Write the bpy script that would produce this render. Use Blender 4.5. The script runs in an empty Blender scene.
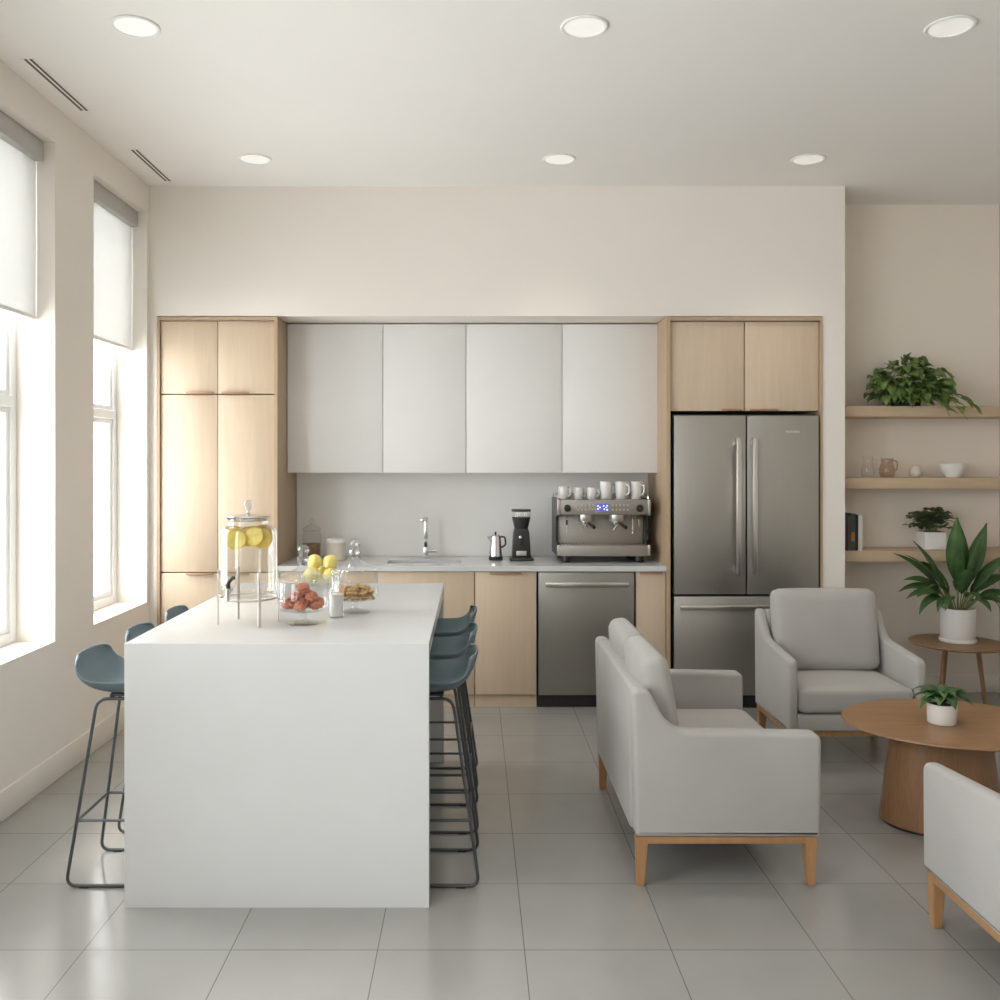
import bpy, bmesh, math, random
from mathutils import Vector, Matrix, noise
R = math.radians
PI = math.pi
scene = bpy.context.scene
COL = scene.collection
random.seed(7)

# ------------------------------------------------------------------ camera
cam_data = bpy.data.cameras.new('camera')
cam = bpy.data.objects.new('camera', cam_data)
COL.objects.link(cam)
cam.location = (0, 0, 1.585)
cam.rotation_euler = (R(90), 0, 0)
cam_data.sensor_width = 36
cam_data.lens = 32.69
cam_data.shift_x = 0.026
cam_data.shift_y = -0.038
cam_data.clip_start = 0.02
scene.camera = cam

# ------------------------------------------------------------------ light
world = bpy.data.worlds.new('overcast_sky')
scene.world = world
world.use_nodes = True
bgn = world.node_tree.nodes['Background']
bgn.inputs['Color'].default_value = (0.97, 0.99, 1.0, 1)
bgn.inputs['Strength'].default_value = 8.2

sun_data = bpy.data.lights.new('sun', 'SUN')
sun = bpy.data.objects.new('sun', sun_data)
COL.objects.link(sun)
sun.location = (-8, -4, 10)
sun.rotation_euler = Vector((1.0, 0.30, -1.4)).to_track_quat('-Z', 'Y').to_euler()
sun_data.energy = 3.5
sun_data.angle = R(16)
sun_data.color = (1.0, 0.93, 0.83)

# left windows: (near y, far y); last three unseen, added for foreground light
WIN = [(4.99, 5.80), (3.22, 4.53), (0.75, 2.2), (-1.15, 0.3), (-3.05, -1.6)]
SILL, HEAD = 0.69, 3.18
LAMP_W = 1.3                          # each recessed ceiling light
FRONT_Y = -3.6


def portal(name, loc, rot, sx, sy):
    d = bpy.data.lights.new(name, 'AREA')
    d.shape = 'RECTANGLE'
    d.size, d.size_y = sx, sy
    o = bpy.data.objects.new(name, d)
    COL.objects.link(o)
    o.location = loc
    o.rotation_euler = rot
    d.cycles.is_portal = True


for i, (a, b) in enumerate(WIN):
    portal('daylight_portal', (-2.38, (a + b) / 2, (SILL + HEAD) / 2), (0, R(-90), 0), HEAD - SILL, b - a)

vs = scene.view_settings
vs.view_transform = 'Standard'
vs.look = 'None'
vs.gamma = 1
vs.use_curve_mapping = False
vs.exposure = 0.24
try:
    scene.cycles.transparent_max_bounces = 32
    scene.cycles.max_bounces = 14
    scene.cycles.diffuse_bounces = 8
    scene.cycles.caustics_refractive = False
    scene.cycles.caustics_reflective = False
    scene.cycles.sample_clamp_indirect = 6
except Exception:
    pass


# ------------------------------------------------------------------ materials
def srgb(r, g, b):
    f = lambda c: c / 12.92 if c <= 0.04045 else ((c + 0.055) / 1.055) ** 2.4
    return (f(r / 255), f(g / 255), f(b / 255), 1)


def new_mat(name):
    m = bpy.data.materials.new(name)
    m.use_nodes = True
    nt = m.node_tree
    return m, nt, nt.nodes['Principled BSDF']


def simple(name, col, rough=0.5, metal=0.0, var=0.04, nscale=6.0, bump=0.0, bscale=60.0, stretch=(1, 1, 1), spec=0.5, sheen=0.0):
    """A base colour mottled by a little noise, with an optional bump."""
    m, nt, p = new_mat(name)
    N, L = nt.nodes, nt.links
    tc = N.new('ShaderNodeTexCoord')
    mp = N.new('ShaderNodeMapping')
    mp.inputs['Scale'].default_value = stretch
    L.new(tc.outputs['Object'], mp.inputs['Vector'])
    nz = N.new('ShaderNodeTexNoise')
    nz.inputs['Scale'].default_value = nscale
    nz.inputs['Detail'].default_value = 5
    L.new(mp.outputs['Vector'], nz.inputs['Vector'])
    rp = N.new('ShaderNodeValToRGB')
    rp.color_ramp.elements[0].position = 0.3
    rp.color_ramp.elements[1].position = 0.7
    rp.color_ramp.elements[0].color = tuple(c * (1 - var) for c in col[:3]) + (1,)
    rp.color_ramp.elements[1].color = tuple(min(1, c * (1 + var)) for c in col[:3]) + (1,)
    L.new(nz.outputs['Fac'], rp.inputs['Fac'])
    L.new(rp.outputs['Color'], p.inputs['Base Color'])
    p.inputs['Roughness'].default_value = rough
    p.inputs['Metallic'].default_value = metal
    p.inputs['Specular IOR Level'].default_value = spec
    if sheen:
        p.inputs['Sheen Weight'].default_value = sheen
    if bump:
        n2 = N.new('ShaderNodeTexNoise')
        n2.inputs['Scale'].default_value = bscale
        n2.inputs['Detail'].default_value = 3
        L.new(mp.outputs['Vector'], n2.inputs['Vector'])
        bp = N.new('ShaderNodeBump')
        bp.inputs['Strength'].default_value = bump
        bp.inputs['Distance'].default_value = 0.002
        L.new(n2.outputs['Fac'], bp.inputs['Height'])
        L.new(bp.outputs['Normal'], p.inputs['Normal'])
    return m


def wood(name, light, dark, rough=0.45, stretch=(14, 14, 0.9), spec=0.35):
    m, nt, p = new_mat(name)
    N, L = nt.nodes, nt.links
    tc = N.new('ShaderNodeTexCoord')
    mp = N.new('ShaderNodeMapping')
    mp.inputs['Scale'].default_value = stretch
    L.new(tc.outputs['Object'], mp.inputs['Vector'])
    n1 = N.new('ShaderNodeTexNoise')
    n1.inputs['Scale'].default_value = 1.6
    n1.inputs['Detail'].default_value = 8
    n1.inputs['Roughness'].default_value = 0.6
    n1.inputs['Distortion'].default_value = 0.6
    L.new(mp.outputs['Vector'], n1.inputs['Vector'])
    n2 = N.new('ShaderNodeTexNoise')
    n2.inputs['Scale'].default_value = 9
    n2.inputs['Detail'].default_value = 3
    L.new(mp.outputs['Vector'], n2.inputs['Vector'])
    mx = N.new('ShaderNodeMix')
    mx.data_type = 'FLOAT'
    mx.inputs[0].default_value = 0.35
    L.new(n1.outputs['Fac'], mx.inputs[2])
    L.new(n2.outputs['Fac'], mx.inputs[3])
    rp = N.new('ShaderNodeValToRGB')
    rp.color_ramp.elements[0].position = 0.32
    rp.color_ramp.elements[1].position = 0.66
    rp.color_ramp.elements[0].color = dark
    rp.color_ramp.elements[1].color = light
    L.new(mx.outputs[0], rp.inputs['Fac'])
    L.new(rp.outputs['Color'], p.inputs['Base Color'])
    p.inputs['Roughness'].default_value = rough
    p.inputs['Specular IOR Level'].default_value = spec
    bp = N.new('ShaderNodeBump')
    bp.inputs['Strength'].default_value = 0.05
    bp.inputs['Distance'].default_value = 0.001
    L.new(n2.outputs['Fac'], bp.inputs['Height'])
    L.new(bp.outputs['Normal'], p.inputs['Normal'])
    return m


def fabric(name, col, var=0.05):
    m = simple(name, col, rough=0.95, var=var, nscale=3, bump=0.25, bscale=420, spec=0.15, sheen=0.15)
    return m


def glass(name, tint=(0.97, 0.98, 0.98), base=0.05, edge=0.6, power=3.0):
    """Thin clear glass: passes light straight, mirrors more towards its rim."""
    m = bpy.data.materials.new(name)
    m.use_nodes = True
    nt = m.node_tree
    N, L = nt.nodes, nt.links
    N.remove(N['Principled BSDF'])
    out = N['Material Output']
    tr = N.new('ShaderNodeBsdfTransparent')
    tr.inputs['Color'].default_value = tint + (1,)
    gl = N.new('ShaderNodeBsdfGlossy')
    gl.inputs['Roughness'].default_value = 0.03
    lw = N.new('ShaderNodeLayerWeight')
    lw.inputs['Blend'].default_value = 0.5
    pw = N.new('ShaderNodeMath')
    pw.operation = 'POWER'
    pw.inputs[1].default_value = power
    L.new(lw.outputs['Facing'], pw.inputs[0])
    ma = N.new('ShaderNodeMath')
    ma.operation = 'MULTIPLY_ADD'
    ma.inputs[1].default_value = edge
    ma.inputs[2].default_value = base
    L.new(pw.outputs[0], ma.inputs[0])
    mx = N.new('ShaderNodeMixShader')
    L.new(ma.outputs[0], mx.inputs['Fac'])
    L.new(tr.outputs[0], mx.inputs[1])
    L.new(gl.outputs[0], mx.inputs[2])
    L.new(mx.outputs[0], out.inputs['Surface'])
    return m


def emitter(name, col, strength, base=(0.8, 0.8, 0.78, 1)):
    m, nt, p = new_mat(name)
    p.inputs['Base Color'].default_value = base
    p.inputs['Emission Color'].default_value = col
    p.inputs['Emission Strength'].default_value = strength
    return m


def floor_mat():
    m, nt, p = new_mat('grey_porcelain_tile')
    N, L = nt.nodes, nt.links
    tc = N.new('ShaderNodeTexCoord')
    mp = N.new('ShaderNodeMapping')
    mp.inputs['Location'].default_value = (-0.164 + 0.477 * 20, -2.95 + 0.462 * 20, 0)
    L.new(tc.outputs['Object'], mp.inputs['Vector'])
    br = N.new('ShaderNodeTexBrick')
    br.offset = 0.0
    br.squash = 1.0
    br.inputs['Scale'].default_value = 1.0
    br.inputs['Brick Width'].default_value = 0.477
    br.inputs['Row Height'].default_value = 0.462
    br.inputs['Mortar Size'].default_value = 0.0018
    br.inputs['Mortar Smooth'].default_value = 0.1
    br.inputs['Color1'].default_value = (0.32, 0.312, 0.30, 1)
    br.inputs['Color2'].default_value = (0.335, 0.327, 0.314, 1)
    br.inputs['Mortar'].default_value = (0.16, 0.15, 0.14, 1)
    L.new(mp.outputs['Vector'], br.inputs['Vector'])
    nz = N.new('ShaderNodeTexNoise')
    nz.inputs['Scale'].default_value = 3.5
    nz.inputs['Detail'].default_value = 7
    L.new(tc.outputs['Object'], nz.inputs['Vector'])
    rp = N.new('ShaderNodeValToRGB')
    rp.color_ramp.elements[0].color = (0.88, 0.88, 0.88, 1)
    rp.color_ramp.elements[1].color = (1.1, 1.1, 1.1, 1)
    L.new(nz.outputs['Fac'], rp.inputs['Fac'])
    mx = N.new('ShaderNodeMix')
    mx.data_type = 'RGBA'
    mx.blend_type = 'MULTIPLY'
    mx.inputs[0].default_value = 1
    L.new(br.outputs['Color'], mx.inputs[6])
    L.new(rp.outputs['Color'], mx.inputs[7])
    L.new(mx.outputs[2], p.inputs['Base Color'])
    rr = N.new('ShaderNodeMapRange')
    rr.inputs['To Min'].default_value = 0.12
    rr.inputs['To Max'].default_value = 0.22
    L.new(nz.outputs['Fac'], rr.inputs['Value'])
    L.new(rr.outputs[0], p.inputs['Roughness'])
    p.inputs['Specular IOR Level'].default_value = 0.75
    bp = N.new('ShaderNodeBump')
    bp.inputs['Strength'].default_value = 0.3
    bp.inputs['Distance'].default_value = 0.001
    bp.invert = True
    L.new(br.outputs['Fac'], bp.inputs['Height'])
    L.new(bp.outputs['Normal'], p.inputs['Normal'])
    return m


def shade_mat():
    m = bpy.data.materials.new('white_roller_fabric')
    m.use_nodes = True
    nt = m.node_tree
    N, L = nt.nodes, nt.links
    p = N['Principled BSDF']
    p.inputs['Base Color'].default_value = (0.8, 0.8, 0.79, 1)
    p.inputs['Roughness'].default_value = 0.9
    t = N.new('ShaderNodeBsdfTranslucent')
    t.inputs['Color'].default_value = (0.8, 0.8, 0.79, 1)
    mx = N.new('ShaderNodeMixShader')
    mx.inputs['Fac'].default_value = 0.30
    L.new(p.outputs[0], mx.inputs[1])
    L.new(t.outputs[0], mx.inputs[2])
    L.new(mx.outputs[0], N['Material Output'].inputs['Surface'])
    return m


def leaf_mat(name, a, b, rough=0.4):
    m = simple(name, a, rough=rough, var=0.0, spec=0.4)
    nt = m.node_tree
    for n in nt.nodes:
        if n.type == 'VALTORGB':
            n.color_ramp.elements[0].color = a
            n.color_ramp.elements[1].color = b
        if n.type == 'TEX_NOISE':
            n.inputs['Scale'].default_value = 14
    return m


M = {}
M['wall'] = simple('warm_white_paint', (0.82, 0.775, 0.72, 1), 0.85, var=0.008, nscale=2, bump=0.04, bscale=300, spec=0.2)
M['wall_warm_lit'] = simple('warm_lit_paint', (0.82, 0.755, 0.675, 1), 0.85, var=0.01, nscale=2, spec=0.2)  # alcove wall: its warm bounce light is put into the colour
M['wall_bounce_cut'] = simple('bounce_cut_taupe', (0.62, 0.58, 0.53, 1), 0.85, var=0.01, nscale=2, spec=0.2)  # made-up tone for unseen walls, darker to cut bounced light
M['ceiling'] = simple('ceiling_paint', (0.85, 0.83, 0.80, 1), 0.9, var=0.008, nscale=2, spec=0.15)
M['trim'] = simple('trim_paint', (0.81, 0.77, 0.72, 1), 0.6, var=0.01, spec=0.3)
M['frame_white'] = simple('white_window_frame', (0.82, 0.82, 0.81, 1), 0.4, var=0.01)
M['floor'] = floor_mat()
M['pane'] = glass('window_glass', base=0.04, edge=0.5)
M['glass'] = glass('clear_glass', tint=(0.965, 0.972, 0.97), base=0.06, edge=0.65, power=2.6)
M['water'] = glass('water', tint=(0.96, 0.965, 0.96), base=0.02, edge=0.3, power=3)
M['crystal'] = glass('cut_crystal', tint=(0.86, 0.87, 0.88), base=0.18, edge=0.6, power=2)
M['shade'] = shade_mat()
M['cassette'] = simple('grey_cassette', (0.47, 0.46, 0.445, 1), 0.5, var=0.02)
M['quartz'] = simple('white_quartz', (0.635, 0.645, 0.65, 1), 0.2, var=0.012, nscale=5, spec=0.5)
M['splash'] = simple('pale_grey_quartz', (0.84, 0.835, 0.82, 1), 0.3, var=0.015, nscale=4, spec=0.4)
M['cab_white'] = simple('white_matt_lacquer', (0.80, 0.795, 0.785, 1), 0.45, var=0.006, spec=0.35)
M['oak'] = wood('pale_oak', (0.65, 0.525, 0.395, 1), (0.59, 0.465, 0.34, 1))
M['oak_x'] = wood('pale_oak_long', (0.60, 0.46, 0.32, 1), (0.50, 0.37, 0.25, 1), stretch=(0.9, 14, 14))
M['oak_edge'] = wood('oak_edge', (0.50, 0.375, 0.25, 1), (0.42, 0.305, 0.195, 1))
M['pull'] = simple('taupe_pull', srgb(172, 138, 112), 0.45, metal=0.3, var=0.03)
M['leg_oak'] = wood('warm_oak_leg', (0.43, 0.245, 0.12, 1), (0.34, 0.18, 0.08, 1))
M['walnut'] = wood('walnut_top', (0.335, 0.195, 0.10, 1), (0.25, 0.135, 0.062, 1), rough=0.38, stretch=(1.2, 11, 11))
M['walnut_v'] = wood('walnut_pedestal', (0.33, 0.185, 0.095, 1), (0.235, 0.12, 0.058, 1), rough=0.42)
M['steel'] = simple('brushed_steel', (0.45, 0.435, 0.405, 1), 0.46, metal=1.0, var=0.02, nscale=4, stretch=(40, 40, 0.8))
M['steel_dark'] = simple('dark_brushed_steel', (0.34, 0.33, 0.305, 1), 0.42, metal=1.0, var=0.02, nscale=4, stretch=(40, 40, 0.8))
M['steel_light'] = simple('satin_steel', (0.66, 0.64, 0.61, 1), 0.28, metal=1.0, var=0.02)
M['chrome'] = simple('chrome', (0.72, 0.72, 0.72, 1), 0.12, metal=1.0, var=0.01)
M['machine'] = simple('machine_steel', (0.40, 0.375, 0.345, 1), 0.5, metal=0.9, var=0.04, stretch=(1, 30, 30))
M['black'] = simple('black_plastic', (0.015, 0.015, 0.015, 1), 0.4, var=0.05)
M['dark'] = simple('charcoal_plastic', (0.03, 0.029, 0.027, 1), 0.35, var=0.05)
M['stool_shell'] = simple('blue_grey_plastic', (0.13, 0.18, 0.205, 1), 0.45, var=0.02, spec=0.45)
M['stool_metal'] = simple('slate_metal', (0.085, 0.095, 0.10, 1), 0.42, metal=0.3, var=0.03)
M['sofa'] = fabric('light_grey_fabric', (0.405, 0.392, 0.376, 1))
M['ceramic'] = simple('white_ceramic', (0.80, 0.79, 0.77, 1), 0.35, var=0.01)
M['cream'] = simple('cream_ceramic', (0.66, 0.60, 0.52, 1), 0.5, var=0.02)
M['soil'] = simple('potting_soil', (0.035, 0.024, 0.016, 1), 0.95, var=0.3, nscale=60, bump=0.6, bscale=90)
M['lemon'] = simple('lemon_skin', (0.86, 0.72, 0.22, 1), 0.4, var=0.08, nscale=12, bump=0.1, bscale=160)
M['lime'] = simple('greenish_lemon_skin', (0.66, 0.62, 0.12, 1), 0.4, var=0.1, nscale=12, bump=0.1, bscale=160)
M['rind'] = simple('lemon_rind', (0.82, 0.48, 0.04, 1), 0.4, var=0.06)
M['flesh'] = simple('lemon_flesh', (0.86, 0.68, 0.12, 1), 0.35, var=0.12, nscale=40)
M['cookie'] = simple('terracotta_pastry', (0.48, 0.16, 0.085, 1), 0.6, var=0.3, nscale=30, bump=0.5, bscale=60)
M['biscuit'] = simple('golden_snack', (0.52, 0.32, 0.13, 1), 0.6, var=0.3, nscale=40, bump=0.5, bscale=70)
M['leaf_a'] = leaf_mat('pothos_leaf', (0.06, 0.12, 0.028, 1), (0.19, 0.28, 0.065, 1))
M['leaf_b'] = leaf_mat('deep_green_leaf', (0.035, 0.085, 0.028, 1), (0.075, 0.15, 0.045, 1))
M['leaf_c'] = leaf_mat('dark_small_leaf', (0.03, 0.055, 0.02, 1), (0.09, 0.13, 0.055, 1))
M['stem'] = simple('pale_stem', (0.20, 0.25, 0.10, 1), 0.5, var=0.1)
M['lamp'] = emitter('downlight_glow', (1.0, 0.96, 0.90, 1), 0.3)
M['screen'] = emitter('blue_screen', (0.16, 0.18, 0.75, 1), 0.6, (0.02, 0.02, 0.05, 1))
M['pixel'] = emitter('screen_digits', (0.9, 0.92, 1.0, 1), 0.8)
M['beans'] = simple('brown_beans', (0.22, 0.12, 0.06, 1), 0.6, var=0.4, nscale=70, bump=0.8, bscale=70)
M['milk'] = simple('white_cream', (0.82, 0.80, 0.77, 1), 0.4, var=0.01)
M['slot_shade'] = simple('shadow_gap', (0.10, 0.085, 0.07, 1), 0.8)  # solid strips for open vent slots, their shade put into the colour


# ------------------------------------------------------------------ mesh helpers
class MB:
    def __init__(self):
        self.bm = bmesh.new()

    def add(self, b, mat=None):
        me = bpy.data.meshes.new('t')
        b.to_mesh(me)
        b.free()
        if mat is not None:
            me.transform(mat)
        self.bm.from_mesh(me)
        bpy.data.meshes.remove(me)
        return self

    def box(self, x0, x1, y0, y1, z0, z1, b=0.0, seg=2, mat=None):
        t = bmesh.new()
        bmesh.ops.create_cube(t, size=1)
        for v in t.verts:
            v.co = Vector(((x0 + x1) / 2 + v.co.x * (x1 - x0), (y0 + y1) / 2 + v.co.y * (y1 - y0), (z0 + z1) / 2 + v.co.z * (z1 - z0)))
        if b > 0:
            b = min(b, 0.49 * min(abs(x1 - x0), abs(y1 - y0), abs(z1 - z0)))
            bmesh.ops.bevel(t, geom=t.edges[:], offset=b, segments=seg, affect='EDGES', profile=0.5)
        return self.add(t, mat)

    def rbox(self, half, r, n=10, puff=(0, 0, 0), mat=None):
        """Rounded box with pillowed faces, centred on the origin."""
        t = bmesh.new()
        bmesh.ops.create_cube(t, size=2)
        bmesh.ops.subdivide_edges(t, edges=t.edges[:], cuts=n, use_grid_fill=True)
        h = Vector(half)
        for v in t.verts:
            c = v.co.copy()
            p = Vector((c.x * h.x, c.y * h.y, c.z * h.z))
            q = Vector([max(-(h[i] - r), min(h[i] - r, p[i])) for i in range(3)])
            d = p - q
            o = q + d.normalized() * r if d.length > 1e-9 else p
            ux, uy, uz = 1 - c.x * c.x, 1 - c.y * c.y, 1 - c.z * c.z
            o.x += math.copysign(puff[0] * uy * uz, c.x) * (abs(c.x) ** 3)
            o.y += math.copysign(puff[1] * ux * uz, c.y) * (abs(c.y) ** 3)
            o.z += math.copysign(puff[2] * ux * uy, c.z) * (abs(c.z) ** 3)
            v.co = o
        return self.add(t, mat)

    def lathe(self, prof, loc=(0, 0, 0), seg=32, sx=1.0, sy=1.0, mat=None):
        t = bmesh.new()
        rings = []
        for r, z in prof:
            if r < 1e-6:
                rings.append([t.verts.new((0, 0, z))])
            else:
                rings.append([t.verts.new((r * sx * math.cos(2 * PI * k / seg), r * sy * math.sin(2 * PI * k / seg), z)) for k in range(seg)])
        for a, b in zip(rings, rings[1:]):
            for k in range(seg):
                k2 = (k + 1) % seg
                if len(a) == 1 and len(b) == 1:
                    continue
                if len(a) == 1:
                    t.faces.new((a[0], b[k2], b[k]))
                elif len(b) == 1:
                    t.faces.new((a[k], a[k2], b[0]))
                else:
                    t.faces.new((a[k], a[k2], b[k2], b[k]))
        bmesh.ops.recalc_face_normals(t, faces=t.faces[:])
        mm = Matrix.Translation(loc)
        return self.add(t, mat @ mm if mat is not None else mm)

    def tube(self, pts, r, seg=10, closed=False, mat=None):
        t = bmesh.new()
        P = [Vector(p) for p in pts]
        n = len(P)
        rs = r if isinstance(r, (list, tuple)) else [r] * n
        up = None
        rings = []
        for i in range(n):
            if closed:
                tan = (P[(i + 1) % n] - P[i - 1]).normalized()
            elif i == 0:
                tan = (P[1] - P[0]).normalized()
            elif i == n - 1:
                tan = (P[-1] - P[-2]).normalized()
            else:
                tan = ((P[i + 1] - P[i]).normalized() + (P[i] - P[i - 1]).normalized()).normalized()
            if up is None:
                up = tan.orthogonal().normalized()
            else:
                up = (up - tan * up.dot(tan))
                up = up.normalized() if up.length > 1e-6 else tan.orthogonal().normalized()
            side = tan.cross(up)
            rings.append([t.verts.new(P[i] + (up * math.cos(2 * PI * k / seg) + side * math.sin(2 * PI * k / seg)) * rs[i]) for k in range(seg)])
        pairs = list(zip(rings, rings[1:]))
        if closed:
            pairs.append((rings[-1], rings[0]))
        for a, b in pairs:
            for k in range(seg):
                k2 = (k + 1) % seg
                t.faces.new((a[k], a[k2], b[k2], b[k]))
        if not closed:
            t.faces.new(rings[0])
            t.faces.new(list(reversed(rings[-1])))
        bmesh.ops.recalc_face_normals(t, faces=t.faces[:])
        return self.add(t, mat)

    def prism(self, poly, a0, a1, plane='xz', b=0.0, seg=3, mat=None):
        """A polygon pushed out along the axis missing from `plane`."""
        t = bmesh.new()

        def pt(u, v, w):
            return {'xz': (u, w, v), 'yz': (w, u, v), 'xy': (u, v, w)}[plane]
        f0 = [t.verts.new(pt(u, v, a0)) for u, v in poly]
        f1 = [t.verts.new(pt(u, v, a1)) for u, v in poly]
        t.faces.new(f0)
        t.faces.new(list(reversed(f1)))
        k = len(poly)
        for i in range(k):
            j = (i + 1) % k
            t.faces.new((f0[j], f0[i], f1[i], f1[j]))
        bmesh.ops.recalc_face_normals(t, faces=t.faces[:])
        if b > 0:
            caps = [e for e in t.edges if (e.verts[0] in f0 and e.verts[1] in f0) or (e.verts[0] in f1 and e.verts[1] in f1)]
            bmesh.ops.bevel(t, geom=caps, offset=b, segments=seg, affect='EDGES', profile=0.5)
        return self.add(t, mat)

    def ball(self, loc, rad, sub=3, rough=0.0, freq=3.0, seed=0.0, mat=None):
        t = bmesh.new()
        bmesh.ops.create_icosphere(t, subdivisions=sub, radius=1)
        rad = rad if isinstance(rad, (tuple, list)) else (rad,) * 3
        for v in t.verts:
            k = 1.0
            if rough:
                k += rough * noise.noise(v.co * freq + Vector((seed, seed * 1.7, seed * 0.3)))
            v.co = Vector((v.co.x * rad[0] * k, v.co.y * rad[1] * k, v.co.z * rad[2] * k))
        mm = Matrix.Translation(loc)
        return self.add(t, mm @ mat if mat is not None else mm)

    def surf(self, nu, nv, fn):
        t = bmesh.new()
        g = [[t.verts.new(fn(i / (nu - 1), j / (nv - 1))) for j in range(nv)] for i in range(nu)]
        for i in range(nu - 1):
            for j in range(nv - 1):
                t.faces.new((g[i][j], g[i + 1][j], g[i + 1][j + 1], g[i][j + 1]))
        return self.add(t)

    def build(self, name, mat, parent=None, loc=None, angle=35, smooth=True):
        me = bpy.data.meshes.new(name)
        self.bm.to_mesh(me)
        self.bm.free()
        me.materials.append(M[mat] if isinstance(mat, str) else mat)
        if smooth:
            for p in me.polygons:
                p.use_smooth = True
            me.set_sharp_from_angle(angle=R(angle))
        o = bpy.data.objects.new(name, me)
        COL.objects.link(o)
        if parent is not None:
            o.parent = parent
        if loc is not None:
            o.location = loc
        return o


def fillet(pts, r, n=5):
    """Round the inner corners of a polyline."""
    P = [Vector(p) for p in pts]
    out = [P[0]]
    for i in range(1, len(P) - 1):
        a, b, c = P[i - 1], P[i], P[i + 1]
        d1, d2 = (a - b), (c - b)
        k = min(r, d1.length * 0.49, d2.length * 0.49)
        s, e = b + d1.normalized() * k, b + d2.normalized() * k
        for j in range(n + 1):
            t = j / n
            out.append(s * (1 - t) ** 2 + b * 2 * t * (1 - t) + e * t * t)
    out.append(P[-1])
    return out


def fillet2(poly, radii, n=5):
    """Round the corners of a closed 2-D polygon, one radius per corner."""
    out = []
    k = len(poly)
    for i in range(k):
        a, b, c = Vector(poly[i - 1]), Vector(poly[i]), Vector(poly[(i + 1) % k])
        r = radii[i]
        if r <= 0:
            out.append(tuple(b))
            continue
        d1, d2 = a - b, c - b
        q = min(r, d1.length * 0.45, d2.length * 0.45)
        s, e = b + d1.normalized() * q, b + d2.normalized() * q
        for j in range(n + 1):
            t = j / n
            v = s * (1 - t) ** 2 + b * 2 * t * (1 - t) + e * t * t
            out.append((v.x, v.y))
    return out


def tag(o, label=None, cat=None, group=None, kind=None):
    if label:
        o['label'] = label
    if cat:
        o['category'] = cat
    if group:
        o['group'] = group
    if kind:
        o['kind'] = kind
    return o


def thing(name, label, cat, loc=(0, 0, 0), rz=0.0, group=None):
    o = bpy.data.objects.new(name, None)
    o.empty_display_size = 0.1
    COL.objects.link(o)
    o.location = loc
    o.rotation_euler = (0, 0, rz)
    return tag(o, label, cat, group)


def struct(o):
    o['kind'] = 'structure'
    return o


def copy_tree(o, parent=None):
    c = o.copy()
    COL.objects.link(c)
    c.parent = parent
    for ch in list(o.children):
        copy_tree(ch, c)
    return c


# ------------------------------------------------------------------ the room
XL, XR, ZC = -2.09, 3.62, 3.36
YB, YN, YA = 5.85, 6.47, 6.26        # bulkhead face, niche back, alcove back
T = 0.30                              # left wall thickness

struct(MB().box(XL - T, XR + 0.2, FRONT_Y - 0.2, YN + 0.2, -0.1, 0).build('floor', 'floor'))
struct(MB().box(XL - T, XR + 0.2, FRONT_Y - 0.2, YN + 0.2, ZC, ZC + 0.15).build('ceiling', 'ceiling'))

w = MB()
ys = [FRONT_Y - 0.2] + [v for a, b in sorted(WIN) for v in (a, b)] + [YN + 0.2]
for i in range(0, len(ys), 2):
    w.box(XL - T, XL, ys[i], ys[i + 1], 0, ZC)
for a, b in WIN:
    w.box(XL - T, XL, a, b, 0, SILL)
    w.box(XL - T, XL, a, b, HEAD, ZC)
struct(w.build('wall_left', 'wall'))

w = MB()
w.box(XL, 2.39, YB, YN + 0.2, 2.525, ZC)              # bulkhead over the kitchen
w.box(2.245, 2.39, YB, YN + 0.2, 0, 2.525)            # pier beside the refrigerator
w.box(XL, -2.045, YB, YN + 0.2, 0, 2.525)             # return beside the tall cupboard
w.box(-2.045, 2.245, YN, YN + 0.2, 0, 2.525)          # back of the niche
struct(w.build('wall_back', 'wall'))
struct(MB().box(2.39, XR, YA, YN + 0.2, 0, ZC).build('wall_alcove', 'wall_warm_lit'))
struct(MB().box(XR, XR + 0.2, FRONT_Y - 0.2, YN + 0.2, 0, ZC).build('wall_right', 'wall_bounce_cut'))
w = MB()
w.box(XL, XR, FRONT_Y - 0.2, FRONT_Y, 0, ZC)
struct(w.build('wall_front', 'wall_bounce_cut'))

b = MB()
b.box(XL, XL + 0.014, FRONT_Y, YB, 0, 0.135, 0.004)
struct(b.build('baseboard_left', 'trim'))
struct(MB().box(2.39, XR, YA - 0.014, YA, 0, 0.12, 0.004).build('baseboard_back', 'trim'))
struct(MB().box(XR - 0.014, XR, FRONT_Y, YA - 0.014, 0, 0.12, 0.004).build('baseboard_right', 'trim'))

struct(MB().box(-1.26, 1.25, YN - 0.012, YN, 0.918, 1.52).build('trim_1', 'splash'))

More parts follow.
